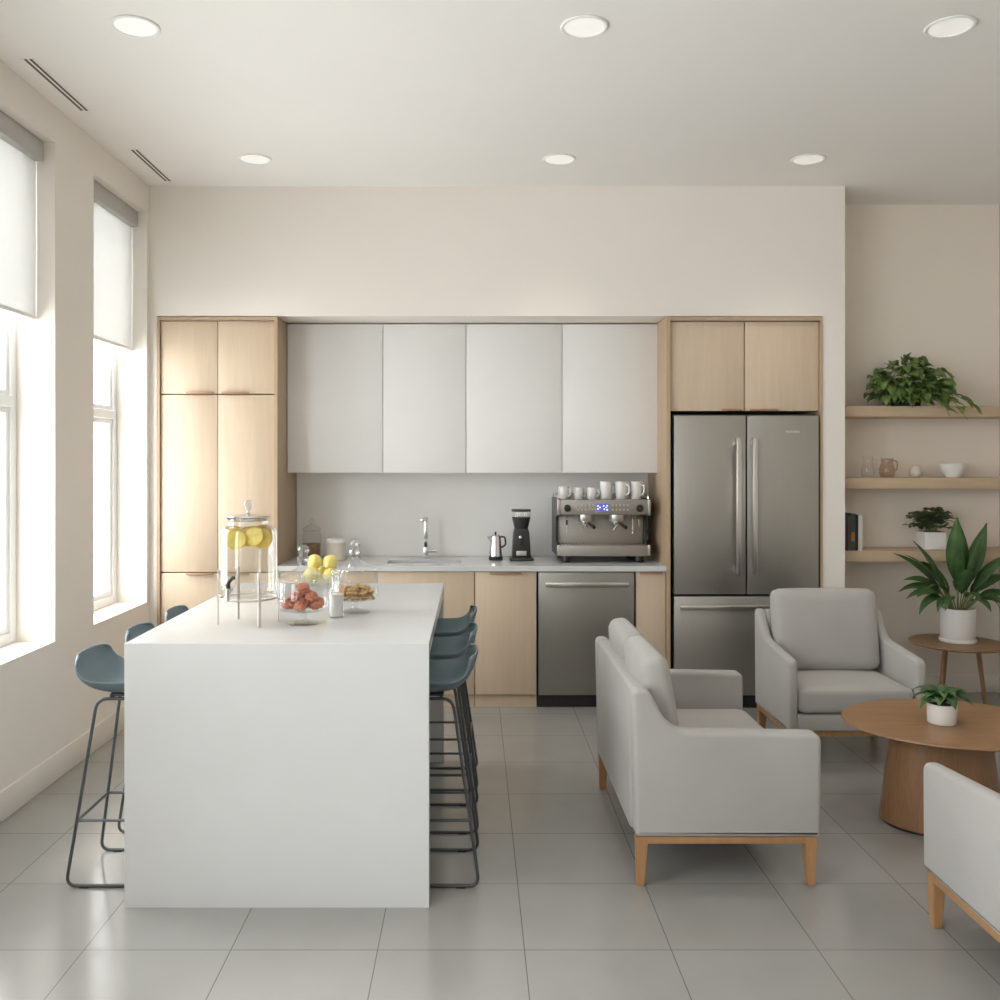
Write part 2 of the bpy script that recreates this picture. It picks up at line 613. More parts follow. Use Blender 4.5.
# windows in the left wall, added unseen ones too: frame, sash bars and panes set near the outer face
for i, (a, b_) in enumerate(WIN):
    f = MB()
    x0, x1 = XL - 0.26, XL - 0.19
    fw = 0.055
    f.box(x0, x1, a, a + fw, SILL, HEAD, 0.006)
    f.box(x0, x1, b_ - fw, b_, SILL, HEAD, 0.006)
    f.box(x0, x1, a + fw, b_ - fw, SILL, SILL + fw, 0.006)
    f.box(x0, x1, a + fw, b_ - fw, HEAD - fw, HEAD, 0.006)
    f.box(x0 - 0.002, x1 + 0.012, a + fw, b_ - fw, 1.855, 1.91, 0.006)
    for (z0, z1) in ((SILL + fw, 1.855), (1.91, HEAD - fw)):     # inner sash
        s = 0.03
        f.box(x0 + 0.015, x1 - 0.012, a + fw, a + fw + s, z0, z1, 0.004)
        f.box(x0 + 0.015, x1 - 0.012, b_ - fw - s, b_ - fw, z0, z1, 0.004)
        f.box(x0 + 0.015, x1 - 0.012, a + fw + s, b_ - fw - s, z0, z0 + s, 0.004)
        f.box(x0 + 0.015, x1 - 0.012, a + fw + s, b_ - fw - s, z1 - s, z1, 0.004)
    o = struct(f.build('window_%d' % (i + 1), 'frame_white'))
    p = MB()
    for (z0, z1) in ((SILL + fw + 0.025, 1.835), (1.93, HEAD - fw - 0.025)):
        p.box(x0 + 0.03, x0 + 0.036, a + fw + 0.02, b_ - fw - 0.02, z0, z1)
    p.build('pane', 'pane', o)

# ------------------------------------------------------------------ roller shades
SH = ['white roller shade half lowered in the window at left edge, nearer the camera',
      'white roller shade half lowered in the window beside the tall oak cupboard']
for k, (a, b_) in enumerate((WIN[1], WIN[0])):
    t = thing('roller_shade', SH[k], 'roller shade', (XL, (a + b_) / 2, 0), group='roller shades in the left windows')
    hw = (b_ - a) / 2 - 0.012
    MB().box(-0.135, -0.052, -hw, hw, HEAD - 0.10, HEAD - 0.002, 0.006).build('cassette', 'cassette', t)
    MB().box(-0.095, -0.0935, -hw - 0.009, hw + 0.009, 2.31, HEAD - 0.10).build('shade_fabric', 'shade', t)
    MB().box(-0.102, -0.087, -hw - 0.008, hw + 0.008, 2.292, 2.314, 0.004).build('bottom_bar', 'frame_white', t)

# ------------------------------------------------------------------ kitchen units
def pull(x0, x1, z, y, parent, t=0.018, mat='pull'):
    return MB().box(x0, x1, y - t, y, z - 0.006, z + 0.006, 0.002).build('handle', mat, parent)


# tall cupboard on the left
t = thing('tall_cabinet', 'tall pale oak cupboard with six doors beside the far window', 'cabinet', (-1.653, YB, 0))
X0, X1 = -0.389, 0.389          # local
c = MB()
c.box(X0, X0 + 0.018, -0.005, 0.615, 0, 2.52)
c.box(X1 - 0.02, X1, -0.012, 0.615, 0, 2.52)
c.box(X0 + 0.018, X1 - 0.02, -0.005, 0.615, 2.498, 2.52)
c.box(X0 + 0.018, X1 - 0.02, 0.06, 0.60, 0.08, 2.498)
c.build('carcass', 'oak_edge', t)
MB().box(X0 + 0.02, X1 - 0.022, 0.03, 0.06, 0.0, 0.085).build('plinth', 'oak', t)
xm = -0.001
for (z0, z1, hz) in ((0.09, 0.868, 0.868), (0.875, 2.018, None), (2.026, 2.494, 2.026)):
    for (x0, x1, side) in ((X0 + 0.021, xm - 0.002, 0), (xm + 0.002, X1 - 0.023, 1)):
        d = MB().box(x0, x1, 0.012, 0.034, z0, z1, 0.0015).build('door', 'oak', t)
        if hz:
            zz = hz - 0.004 if hz < 1 else hz + 0.004
            hx0 = (x1 - 0.20, x1 - 0.025) if side == 0 else (x0 + 0.025, x0 + 0.20)
            pull(hx0[0], hx0[1], zz, 0.012, d)

# four white wall cupboards
UD = 6.13
xs = [-1.262, -0.615, -0.054, 0.595, 1.248]
UL = ['white handleless wall cupboard beside the tall oak cupboard',
      'white handleless wall cupboard above the sink tap, narrowest but one from left',
      'white handleless wall cupboard above the kettle and coffee grinder',
      'white handleless wall cupboard above the espresso machine']
UL[1] = 'white handleless wall cupboard directly above the sink and tap'
for k in range(4):
    cx = (xs[k] + xs[k + 1]) / 2
    hw = (xs[k + 1] - xs[k]) / 2
    t = thing('wall_cabinet', UL[k], 'cabinet', (cx, UD, 1.515), group='white wall cupboards')
    MB().box(-hw + 0.001, hw - 0.001, 0.022, 0.325, 0, 1.0).build('carcass', 'cab_white', t)
    MB().box(-hw + 0.002, hw - 0.002, 0, 0.02, -0.002, 1.0, 0.0015).build('door', 'cab_white', t)

# base units
def base_cabinet(x0, x1, label, doors, handles, hollow=False):
    t = thing('base_cabinet', label, 'cabinet', ((x0 + x1) / 2, YB, 0), group='oak base cupboards')
    h = (x1 - x0) / 2
    c = MB()
    if hollow:
        c.box(-h, -h + 0.018, 0.022, 0.60, 0.085, 0.880)
        c.box(h - 0.018, h, 0.022, 0.60, 0.085, 0.880)
        c.box(-h + 0.018, h - 0.018, 0.022, 0.60, 0.085, 0.103)
        c.box(-h + 0.018, h - 0.018, 0.585, 0.60, 0.103, 0.880)
    else:
        c.box(-h + 0.001, h - 0.001, 0.022, 0.60, 0.085, 0.880)
    c.build('carcass', 'oak_edge', t)
    MB().box(-h, h, 0.028, 0.046, 0, 0.083).build('plinth', 'oak', t)
    for (a, b_), hd in zip(doors, handles):
        d = MB().box(a - (x0 + x1) / 2 + 0.002, b_ - (x0 + x1) / 2 - 0.002, 0, 0.02, 0.088, 0.877, 0.0015).build('door', 'oak', t)
        if hd:
            pull(hd[0] - (x0 + x1) / 2, hd[1] - (x0 + x1) / 2, 0.869, 0.0, d, 0.016)
    return t


base_cabinet(-1.262, 0.004, 'wide pale oak base cupboard under the sink, behind the island',
             [(-1.262, -0.63), (-0.63, 0.004)], [None, None], True)
base_cabinet(0.006, 0.404, 'pale oak base cupboard left of the steel dishwasher', [(0.006, 0.404)], [(0.10, 0.305)])
base_cabinet(1.042, 1.236, 'narrow pale oak base cupboard between dishwasher and refrigerator', [(1.042, 1.236)], [(1.065, 1.215)])

# dishwasher
t = thing('dishwasher', 'stainless steel dishwasher built in under the worktop', 'dishwasher', (0.723, YB, 0))
MB().box(-0.312, 0.312, 0.02, 0.58, 0.085, 0.880).build('body', 'black', t)
MB().box(-0.308, 0.308, -0.012, 0.018, 0.085, 0.876, 0.005).build('door', 'steel_dark', t)
MB().box(-0.316, 0.316, 0.03, 0.06, 0, 0.083).build('kick_plate', 'black', t)
h = MB()
h.box(-0.265, 0.265, -0.058, -0.040, 0.787, 0.817, 0.006)
h.box(-0.262, -0.232, -0.042, -0.010, 0.793, 0.811, 0.003)
h.box(0.232, 0.262, -0.042, -0.010, 0.793, 0.811, 0.003)
h.build('handle', 'steel_light', t)

# refrigerator surround: two side panels and the bridge cupboard
t = thing('refrigerator_cabinet', 'pale oak surround with two doors above the steel refrigerator', 'cabinet', (1.745, YB, 0))
c = MB()
c.box(-0.507, -0.482, -0.012, 0.615, 0, 2.52)
c.box(0.484, 0.499, -0.008, 0.615, 0, 2.52)
c.box(-0.482, 0.484, -0.008, 0.615, 2.495, 2.52)
c.box(-0.482, 0.484, 0.036, 0.60, 1.915, 2.495)
c.build('carcass', 'oak_edge', t)
for (x0, x1, hx) in ((-0.478, -0.004, (-0.145, -0.02)), (0.004, 0.480, (0.035, 0.215))):
    d = MB().box(x0, x1, 0.012, 0.034, 1.915, 2.49, 0.0015).build('door', 'oak', t)
    pull(hx[0], hx[1], 1.921, 0.012, d)

# refrigerator
t = thing('refrigerator', 'stainless steel french-door refrigerator with a bottom freezer drawer', 'refrigerator', (1.755, YB, 0))
MB().box(-0.472, 0.462, 0.045, 0.60, 0.03, 1.895).build('body', 'black', t)
for (x0, x1, hx) in ((-0.470, -0.009, -0.068), (-0.001, 0.460, 0.036)):
    d = MB().box(x0, x1, -0.02, 0.04, 0.735, 1.884, 0.006).build('door', 'steel', t)
    hb = MB()
    hb.box(hx - 0.016, hx + 0.016, -0.078, -0.050, 0.862, 1.742, 0.008)
    hb.box(hx - 0.014, hx + 0.014, -0.055, -0.018, 0.87, 0.91, 0.004)
    hb.box(hx - 0.014, hx + 0.014, -0.055, -0.018, 1.694, 1.734, 0.004)
    hb.build('handle', 'steel_light', d)
    if x0 > -0.1:
        MB().box(0.245, 0.335, -0.0225, -0.0195, 1.772, 1.786, 0.001).build('badge', 'steel_light', d)
d = MB().box(-0.470, 0.460, -0.02, 0.04, 0.085, 0.722, 0.006).build('freezer_drawer', 'steel', t)
hb = MB()
hb.box(-0.44, 0.43, -0.078, -0.050, 0.644, 0.674, 0.008)
hb.box(-0.43, -0.39, -0.055, -0.018, 0.647, 0.671, 0.004)
hb.box(0.38, 0.42, -0.055, -0.018, 0.647, 0.671, 0.004)
hb.build('handle', 'steel_light', d)
MB().box(-0.468, 0.458, 0.01, 0.045, 0.0, 0.08).build('kick_plate', 'black', t)

# worktop with a cut-out, sink and tap
wt = MB()
wx0, wx1, wy0, wy1 = -1.262, 1.236, YB - 0.018, YN - 0.013
sx0, sx1, sy0, sy1 = -0.575, -0.085, 5.985, 6.19
wt.box(wx0, sx0, wy0, wy1, 0.882, 0.916)
wt.box(sx1, wx1, wy0, wy1, 0.882, 0.916)
wt.box(sx0, sx1, wy0, sy0, 0.882, 0.916)
wt.box(sx0, sx1, sy1, wy1, 0.882, 0.916)
bmesh.ops.remove_doubles(wt.bm, verts=wt.bm.verts[:], dist=1e-5)
tag(wt.build('worktop', 'quartz'), 'white quartz worktop running along the back wall', 'worktop')
s = MB()
s.box(sx0 - 0.0, sx1, sy0, sy1, 0.70, 0.706)
s.box(sx0 + 0.0005, sx0 + 0.006, sy0, sy1, 0.706, 0.8815)
s.box(sx1 - 0.006, sx1 - 0.0005, sy0, sy1, 0.706, 0.8815)
s.box(sx0 + 0.006, sx1 - 0.006, sy0 + 0.0005, sy0 + 0.006, 0.706, 0.8815)
s.box(sx0 + 0.006, sx1 - 0.006, sy1 - 0.006, sy1 - 0.0005, 0.706, 0.8815)
t = thing('sink', 'steel undermount sink set into the back worktop', 'sink', (0, 0, 0))
s.build('basin', 'steel_light', t)
MB().lathe([(0, 0.707), (0.035, 0.707), (0.04, 0.711), (0.03, 0.712), (0, 0.709)], ((sx0 + sx1) / 2, (sy0 + sy1) / 2, 0), 24).build('drain', 'chrome', t)

t = thing('faucet', 'slim chrome kitchen tap with side lever behind the sink', 'faucet', (-0.335, 6.33, 0.9165))
f = MB()
f.box(-0.016, 0.016, -0.016, 0.016, 0.0, 0.075, 0.004)
f.box(-0.012, 0.012, -0.012, 0.012, 0.075, 0.285, 0.004)
f.box(-0.012, 0.012, -0.185, -0.012, 0.263, 0.285, 0.004, 2, Matrix.Rotation(R(-5), 4, 'Z'))
f.build('spout', 'chrome', t)
MB().tube([(0.016, 0, 0.050), (0.074, -0.004, 0.050)], 0.0135, 14).build('lever', 'chrome', t)

# ------------------------------------------------------------------ island
IX0, IX1, IY0, IY1, IZ = -1.244, -0.160, 3.23, 4.84, 0.94
t = thing('kitchen_island', 'white quartz waterfall island with stools on both long sides', 'kitchen island', ((IX0 + IX1) / 2, (IY0 + IY1) / 2, 0))
hx, hy = (IX1 - IX0) / 2, (IY1 - IY0) / 2
prof = [(-hy, 0), (-hy, IZ), (hy, IZ), (hy, 0), (hy - 0.05, 0), (hy - 0.05, IZ - 0.05), (-hy + 0.05, IZ - 0.05), (-hy + 0.05, 0)]
prof = fillet2(prof, [0, 0.004, 0.004, 0, 0, 0, 0, 0], 3)
MB().prism(prof, -hx, hx, 'yz', 0.0015, 1).build('waterfall_top', 'quartz', t, angle=30)
MB().box(-0.17, 0.17, -hy + 0.052, hy - 0.052, 0.0, IZ - 0.052).build('core_cabinet', 'cab_white', t)

# ------------------------------------------------------------------ bar stools
def make_stool():
    t = thing('bar_stool', 'x', 'bar stool', group='blue-grey bar stools at the island')
    prof = [(0.205, 0.712), (0.185, 0.722), (0.12, 0.716), (0.03, 0.709), (-0.07, 0.710), (-0.135, 0.722), (-0.18, 0.753), (-0.206, 0.793), (-0.220, 0.830), (-0.228, 0.858)]
    P = [Vector((x, 0, z)) for x, z in prof]

    def curve(u):
        f = u * (len(P) - 1)
        i = min(int(f), len(P) - 2)
        a = f - i
        p0, p1, p2, p3 = P[max(i - 1, 0)], P[i], P[i + 1], P[min(i + 2, len(P) - 1)]
        return 0.5 * ((2 * p1) + (p2 - p0) * a + (2 * p0 - 5 * p1 + 4 * p2 - p3) * a * a + (3 * p1 - p0 - 3 * p2 + p3) * a ** 3)

    def fn(u, v):
        c = curve(u)
        s = v * 2 - 1
        half = 0.205
        if u > 0.55:                                   # the back narrows towards its top
            half -= 0.050 * ((u - 0.55) / 0.45) ** 1.3
        if u > 0.84:                                   # rounded top corners
            k = (u - 0.84) / 0.16
            half *= math.sqrt(max(0.0, 1 - 0.30 * k ** 3))
        if u < 0.12:
            half *= 1 - 0.22 * ((0.12 - u) / 0.12) ** 2
        ls = abs(s) ** 3.0
        lift = 0.064 * min(1, u / 0.22) ** 1.2 * ls * 0.5 * (1 + math.cos(PI * max(0, (u - 0.40) / 0.60)))
        fwd = 0.034 * max(0, (u - 0.55) / 0.45) * ls   # the back wraps forward at its sides
        rnd = -0.012 * max(0, (u - 0.84) / 0.16) ** 2 * abs(s) ** 4
        y = s * half * (1 - 0.05 * ls)
        return Vector((c.x + fwd, y, c.z + lift + rnd))
    sh = MB().surf(30, 21, fn).build('seat_shell', 'stool_shell', t, angle=80)
    m = sh.modifiers.new('thick', 'SOLIDIFY')
    m.thickness = 0.010
    m.offset = 0
    m = sh.modifiers.new('soft', 'SUBSURF')
    m.levels = m.render_levels = 1
    r = 0.0062
    for sy in (-1, 1):
        pts = [(0.0, sy * 0.118, 0.693), (0.135, sy * 0.118, 0.693), (0.215, sy * 0.158, r), (-0.235, sy * 0.158, r), (-0.135, sy * 0.118, 0.693)]
        f = MB()
        path = fillet(pts + [(0.0, sy * 0.118, 0.693)], 0.042, 6)
        f.tube(path[:-1], r, 10, closed=True)
        f.build('sled_leg', 'stool_metal', t)
        for x in (-0.165, 0.15):
            MB().box(x - 0.018, x + 0.018, sy * 0.158 - 0.008, sy * 0.158 + 0.008, 0.0, 0.006, 0.001).build('foot_glide', 'black', t)
    zf = 0.245
    k = (0.693 - zf) / 0.693
    xb, xf, yy = -0.135 - 0.10 * k, 0.135 + 0.08 * k, 0.118 + 0.04 * k
    fr = MB()
    fr.tube([(xb, -yy, zf), (xf, -yy, zf)], 0.0055, 8)
    fr.tube([(xb, yy, zf), (xf, yy, zf)], 0.006, 8)
    fr.tube([(xb, -yy, zf), (xb, yy, zf)], 0.006, 8)
    fr.tube([(xf, -yy, zf), (xf, yy, zf)], 0.006, 8)
    fr.build('footrest', 'stool_metal', t)
    br = MB()
    br.tube([(-0.09, -0.118, 0.693), (-0.09, 0.118, 0.693)], 0.006, 8)
    br.tube([(0.09, -0.118, 0.693), (0.09, 0.118, 0.693)], 0.006, 8)
    br.box(-0.10, 0.10, -0.09, 0.09, 0.694, 0.704, 0.003)
    br.build('seat_bracket', 'stool_metal', t)
    return t


st = make_stool()
SL = {(-1, 0): 'blue-grey bar stool on the window side of the island, nearest the camera',
      (-1, 1): 'blue-grey bar stool on the window side of the island, middle one',
      (-1, 2): 'blue-grey bar stool on the window side of the island, nearest the tall cupboard',
      (1, 0): 'dark blue-grey bar stool on the sofa side of the island, nearest the camera',
      (1, 1): 'dark blue-grey bar stool on the sofa side of the island, middle one',
      (1, 2): 'dark blue-grey bar stool on the sofa side of the island, nearest the worktop'}
first = True
for side, xc in ((-1, -1.285), (1, -0.215)):
    for k, yc in enumerate((3.54, 4.03, 4.53)):
        o = st if first else copy_tree(st)
        first = False
        o.location = (xc, yc, 0)
        o.rotation_euler = (0, 0, 0 if side < 0 else PI)
        o['label'] = SL[(side, k)]

# ------------------------------------------------------------------ upholstery
def side_profile(depth, arm_f, arm_b, top=0.74, z0=0.188):
    """Side panel seen square on; u runs from the back (0) to the front (depth)."""
    return fillet2([(0.012, z0), (0.0, top), (0.062, top), (0.145, arm_b), (depth, arm_f), (depth - 0.004, z0)],
                   [0.02, 0.03, 0.03, 0.10, 0.035, 0.012], 6)


def seat_thing(name, label, cat, loc, rz, depth, width, arm_f, arm_b, n_back, arm_t, top=0.74, back_top=0.86, cush=(9, 0.054, 0.130)):
    """Local frame: back at x=0, front at x=depth, y across."""
    t = thing(name, label, cat, loc, rz)
    hw = width / 2
    for sy in (-1, 1):
        a, b_ = (hw - arm_t, hw) if sy > 0 else (-hw, -hw + arm_t)
        MB().prism(side_profile(depth, arm_f, arm_b, top), a, b_, 'xz', 0.018, 4).build('armrest', 'sofa', t, angle=50)
    inn = hw - arm_t + 0.001
    MB().box(0.004, 0.085, -inn, inn, 0.188, top - 0.004, 0.015, 3).build('back_frame', 'sofa', t, angle=50)
    MB().box(0.086, depth - 0.012, -inn, inn, 0.188, 0.275, 0.010, 3).build('seat_base', 'sofa', t, angle=50)
    ch = (depth - 0.002 - 0.088) / 2
    MB().rbox((ch, inn - 0.004, 0.068), 0.032, 12, (0, 0, 0.016)).build('seat_cushion', 'sofa', t, (0.088 + ch, 0, 0.345), angle=80)
    w_ = (2 * inn - 0.006) / n_back
    for k in range(n_back):
        yc = -inn + 0.003 + w_ * (k + 0.5)
        hz = (back_top - 0.415) / 2
        m4 = Matrix.Rotation(R(-cush[0]), 4, 'Y')
        MB().rbox((cush[1], w_ / 2 - (0.003 if n_back > 1 else 0.012), hz), 0.045, 12, (0.022, 0, 0.006), m4).build('back_cushion', 'sofa', t, (cush[2], yc, 0.415 + hz), angle=80)
    r = MB()
    z0, z1 = 0.160, 0.187
    r.box(0.035, depth - 0.025, -hw + 0.012, -hw + 0.036, z0, z1, 0.003)
    r.box(0.035, depth - 0.025, hw - 0.036, hw - 0.012, z0, z1, 0.003)
    r.box(0.035, 0.06, -hw + 0.036, hw - 0.036, z0, z1, 0.003)
    r.box(depth - 0.05, depth - 0.025, -hw + 0.036, hw - 0.036, z0, z1, 0.003)
    r.build('base_rail', 'leg_oak', t)
    for lx in (0.015, depth - 0.061):
        for ly in (-hw + 0.010, hw - 0.056):
            cx, cy = lx + 0.023, ly + 0.023
            dx = 0.012 if lx < depth / 2 else -0.012
            lg = MB()
            tm = bmesh.new()
            bmesh.ops.create_cube(tm, size=1)
            for v in tm.verts:
                s = 0.046 if v.co.z > 0 else 0.030
                off = 0 if v.co.z > 0 else -0.4 * dx
                v.co = Vector((cx + off + v.co.x * s, cy + v.co.y * s, 0.0 if v.co.z < 0 else 0.1868))
            bmesh.ops.bevel(tm, geom=tm.edges[:], offset=0.003, segments=2, affect='EDGES')
            lg.add(tm)
            lg.build('leg', 'leg_oak', t)
    return t


seat_thing('sofa', 'light grey two-seat sofa seen from its end, back to the island', 'sofa', (0.590, 3.91, 0), 0, 0.706, 1.07, 0.570, 0.580, 2, 0.085, 0.735, 0.845)
seat_thing('armchair', 'light grey armchair facing the camera in front of the refrigerator', 'armchair', (1.982, 5.27, 0), -PI / 2, 0.58, 0.715, 0.56, 0.60, 1, 0.052, 0.74, 0.865, (9, 0.060, 0.130))
seat_thing('armchair', 'light grey armchair at right edge, turned away from the camera', 'armchair', (1.905, 2.42, 0), PI / 2, 0.71, 0.725, 0.557, 0.60, 1, 0.052, 0.74, 0.875)

# ------------------------------------------------------------------ tables
t = thing('coffee_table', 'round walnut coffee table on a tapered pedestal', 'coffee table', (2.09, 3.97, 0))
MB().lathe([(0, 0.425), (0.84, 0.425), (0.97, 0.437), (1.0, 0.444), (0.995, 0.450), (0, 0.450)], seg=96, sx=0.46, sy=0.385).build('tabletop', 'walnut', t, angle=25)
MB().lathe([(0, 0.012), (1.0, 0.012), (0.90, 0.24), (0.80, 0.424), (0, 0.424)], (-0.035, 0.03, 0), 72, sx=0.255, sy=0.20).build('pedestal', 'walnut_v', t, angle=25)
MB().lathe([(0, 0), (0.97, 0), (0.97, 0.012), (0, 0.012)], (-0.035, 0.03, 0), 72, sx=0.255, sy=0.20).build('foot_ring', 'black', t, angle=25)

t = thing('side_table', 'small round walnut side table on three slim legs', 'side table', (3.075, 5.78, 0))
MB().lathe([(0, 0.418), (0.245, 0.418), (0.275, 0.424), (0.285, 0.434), (0.280, 0.44), (0, 0.44)], seg=72).build('tabletop', 'walnut', t, angle=25)
for a in (205, 335, 95):
    c, s_ = math.cos(R(a)), math.sin(R(a))
    MB().tube([(0.115 * c, 0.115 * s_, 0.418), (0.165 * c, 0.165 * s_, 0.0)], [0.016, 0.011], 12).build('leg', 'walnut_v', t)

# ------------------------------------------------------------------ alcove shelves
SHZ = [(1.953, 'top oak shelf in the alcove, under the trailing plant'),
       (1.480, 'middle oak shelf in the alcove, carrying glassware and a bowl'),
       (1.000, 'lowest oak shelf in the alcove, carrying books and a potted plant')]
for z, lab in SHZ:
    tag(MB().box(2.391, XR - 0.001, 5.97, YA - 0.001, z - 0.07, z, 0.002).build('wall_shelf', 'oak_x'), lab, 'shelf', 'floating oak shelves')

# ------------------------------------------------------------------ ceiling fittings
LT = [(-1.38, 3.70, 'round recessed ceiling light over the island end nearest the windows, front row'),
      (0.449, 3.70, 'round recessed ceiling light in the front row, middle of three'),
      (1.94, 3.70, 'round recessed ceiling light in the front row, above the coffee table'),
      (-1.283, 5.32, 'small round recessed ceiling light in the back row, in front of tall cupboard'),
      (0.498, 5.32, 'small round recessed ceiling light in the back row, middle of three'),
      (1.957, 5.32, 'small round recessed ceiling light in the back row, in front of refrigerator')]
for x, y, lab in LT:
    t = thing('recessed_light', lab, 'ceiling light', (x, y, ZC), group='recessed ceiling lights')
    MB().lathe([(0.083, -0.001), (0.098, -0.001), (0.098, -0.005), (0.092, -0.008), (0.083, -0.006), (0.083, -0.001)], seg=48).build('trim_ring', 'frame_white', t)
    MB().lathe([(0, -0.003), (0.082, -0.003), (0.082, -0.001), (0, -0.001)], seg=48).build('diffuser', 'lamp', t)
    ld = bpy.data.lights.new('downlight', 'AREA')
    ld.shape, ld.size, ld.spread = 'DISK', 0.15, R(84)
    ld.energy, ld.color = LAMP_W, (1.0, 0.95, 0.88)
    lo = bpy.data.objects.new('downlight', ld)
    COL.objects.link(lo)
    lo.parent = t
    lo.location = (0, 0, -0.012)
VT = [(-1.963, 4.00, 4.58, 'long double-slot air vent in the ceiling nearer the camera'),
      (-1.93, 5.165, 5.73, 'long double-slot air vent in the ceiling nearer the back wall')]
for x, y0, y1, lab in VT:
    t = thing('slot_vent', lab, 'air vent', (x, (y0 + y1) / 2, ZC), group='ceiling slot vents')
    h = (y1 - y0) / 2
    for sx in (-0.019, 0.005):
        MB().box(sx, sx + 0.014, -h, h, -0.003, -0.0005).build('slot', 'slot_shade', t)
    f = MB()
    f.box(-0.031, -0.019, -h - 0.008, h + 0.008, -0.004, -0.0005)
    f.box(-0.005, 0.005, -h - 0.008, h + 0.008, -0.004, -0.0005)
    f.box(0.019, 0.027, -h - 0.008, h + 0.008, -0.004, -0.0005)
    f.build('frame', 'ceiling', t)

# ------------------------------------------------------------------ things on the island
t = thing('drink_dispenser', 'tall glass water dispenser with tap on a metal stand', 'drink dispenser', (-0.904, 3.64, IZ))
RB = 0.113
z0, z1 = 0.108, 0.395
MB().lathe([(0, z0), (RB - 0.02, z0), (RB - 0.004, z0 + 0.008), (RB, z0 + 0.022), (RB, z1 - 0.036), (RB - 0.004, z1 - 0.020), (RB - 0.014, z1 - 0.009), (RB - 0.034, z1 - 0.003), (RB - 0.036, z1 + 0.012)], seg=48).build('glass_jar', 'glass', t, angle=60)
MB().lathe([(0, z0 + 0.008), (RB - 0.008, z0 + 0.010), (RB - 0.005, z0 + 0.024), (RB - 0.006, z1 - 0.022), (RB - 0.012, z1 - 0.013), (0, z1 - 0.012)], seg=48).build('water', 'water', t, angle=40)
lid = MB().lathe([(0, z1 + 0.014), (RB - 0.034, z1 + 0.014), (RB - 0.030, z1 + 0.018), (RB - 0.020, z1 + 0.032), (RB - 0.022, z1 + 0.036), (0.02, z1 + 0.042), (0, z1 + 0.046)], seg=40).build('lid', 'chrome', t, angle=40)
MB().lathe([(0, z1 + 0.047), (0.008, z1 + 0.047), (0.007, z1 + 0.056), (0.016, z1 + 0.066), (0.022, z1 + 0.080), (0.014, z1 + 0.094), (0, z1 + 0.098)], seg=20).build('knob', 'crystal', lid)
st_ = MB()
st_.tube([(RB * 0.98 * math.cos(2 * PI * k / 40), RB * 0.98 * math.sin(2 * PI * k / 40), z0 - 0.006) for k in range(40)], 0.004, 8, closed=True)
for a in (197, 304, 17, 124):
    c, s_ = math.cos(R(a)), math.sin(R(a))
    st_.box(-0.0055, 0.0055, -0.0025, 0.0025, 0.0, 0.215, 0.001, 1, Matrix.Translation(((RB + 0.005) * c, (RB + 0.005) * s_, 0)) @ Matrix.Rotation(R(a + 90), 4, 'Z'))
st_.build('stand', 'steel_light', t)
tp = MB()
tp.tube([(-0.04, -RB + 0.006, 0.150), (-0.043, -RB - 0.035, 0.150)], 0.009, 12)
tp.tube([(-0.043, -RB - 0.030, 0.156), (-0.043, -RB - 0.030, 0.110)], [0.010, 0.007], 12)
tp.build('tap', 'chrome', t)
MB().tube(fillet([(-0.043, -RB - 0.030, 0.158), (-0.043, -RB - 0.030, 0.178), (-0.026, -RB - 0.036, 0.198), (-0.016, -RB - 0.036, 0.200)], 0.012), [0.009] * 3 + [0.007] * 20, 10).build('tap_lever', 'black', t)


def dup_first(proto, first):
    return proto if first else copy_tree(proto)


# lemon slices in the dispenser
sl = thing('lemon_slice', 'lemon slice floating near the top of the water dispenser', 'lemon slice', group='lemon slices in the dispenser')
MB().lathe([(0, -0.004), (0.036, -0.004), (0.036, 0.004), (0, 0.004)], seg=28).build('flesh', 'flesh', sl)
MB().lathe([(0.0362, -0.0045), (0.0405, -0.0035), (0.0405, 0.0035), (0.0362, 0.0045), (0.0362, -0.0045)], seg=28).build('rind', 'rind', sl)
sp = [(-0.030, -0.075, 0.306, 82, 4), (0.035, -0.056, 0.318, 80, -5), (-0.055, -0.034, 0.318, 78, 8), (0.062, -0.026, 0.308, 80, -6),
      (0.002, -0.006, 0.312, 76, 0), (-0.052, 0.028, 0.308, 80, 3), (0.048, 0.030, 0.316, 78, -4), (0.0, 0.062, 0.310, 82, 2)]
for k, (x, y, z, tilt, yaw) in enumerate(sp):
    o = dup_first(sl, k == 0)
    o.location = (-0.904 + x, 3.64 + y, IZ + z + 0.034)
    o.rotation_euler = (R(tilt), 0, R(yaw))


def footed_jar(label, loc):
    t = thing('footed_jar', label, 'glass jar', loc, group='lidded glass jars on the island')
    MB().lathe([(0, 0.001), (0.062, 0.001), (0.064, 0.004), (0.05, 0.008), (0.016, 0.016), (0.011, 0.026), (0.014, 0.036), (0.012, 0.045), (0.03, 0.050)], seg=40).build('foot', 'glass', t, angle=60)
    MB().lathe([(0, 0.052), (0.06, 0.052), (0.09, 0.058), (0.099, 0.070), (0.101, 0.085), (0.101, 0.172), (0.099, 0.174)], seg=48).build('bowl', 'glass', t, angle=60)
    l = MB().lathe([(0.103, 0.174), (0.106, 0.178), (0.104, 0.184), (0.095, 0.188), (0.06, 0.204), (0.028, 0.222), (0.012, 0.232), (0.012, 0.236)], seg=48).build('lid', 'glass', t, angle=50)
    MB().lathe([(0, 0.236), (0.012, 0.236), (0.022, 0.246), (0.026, 0.258), (0.020, 0.269), (0.012, 0.275), (0.020, 0.283), (0.024, 0.294), (0.019, 0.306), (0.010, 0.313), (0, 0.316)], seg=12).build('finial', 'crystal', l, angle=20)
    return t


JA, JB = (-0.680, 3.62), (-0.512, 3.90)
footed_jar('footed glass jar with lid holding terracotta-brown pastries', (JA[0], JA[1], IZ))
footed_jar('footed glass jar with lid holding golden snack pieces', (JB[0], JB[1], IZ))

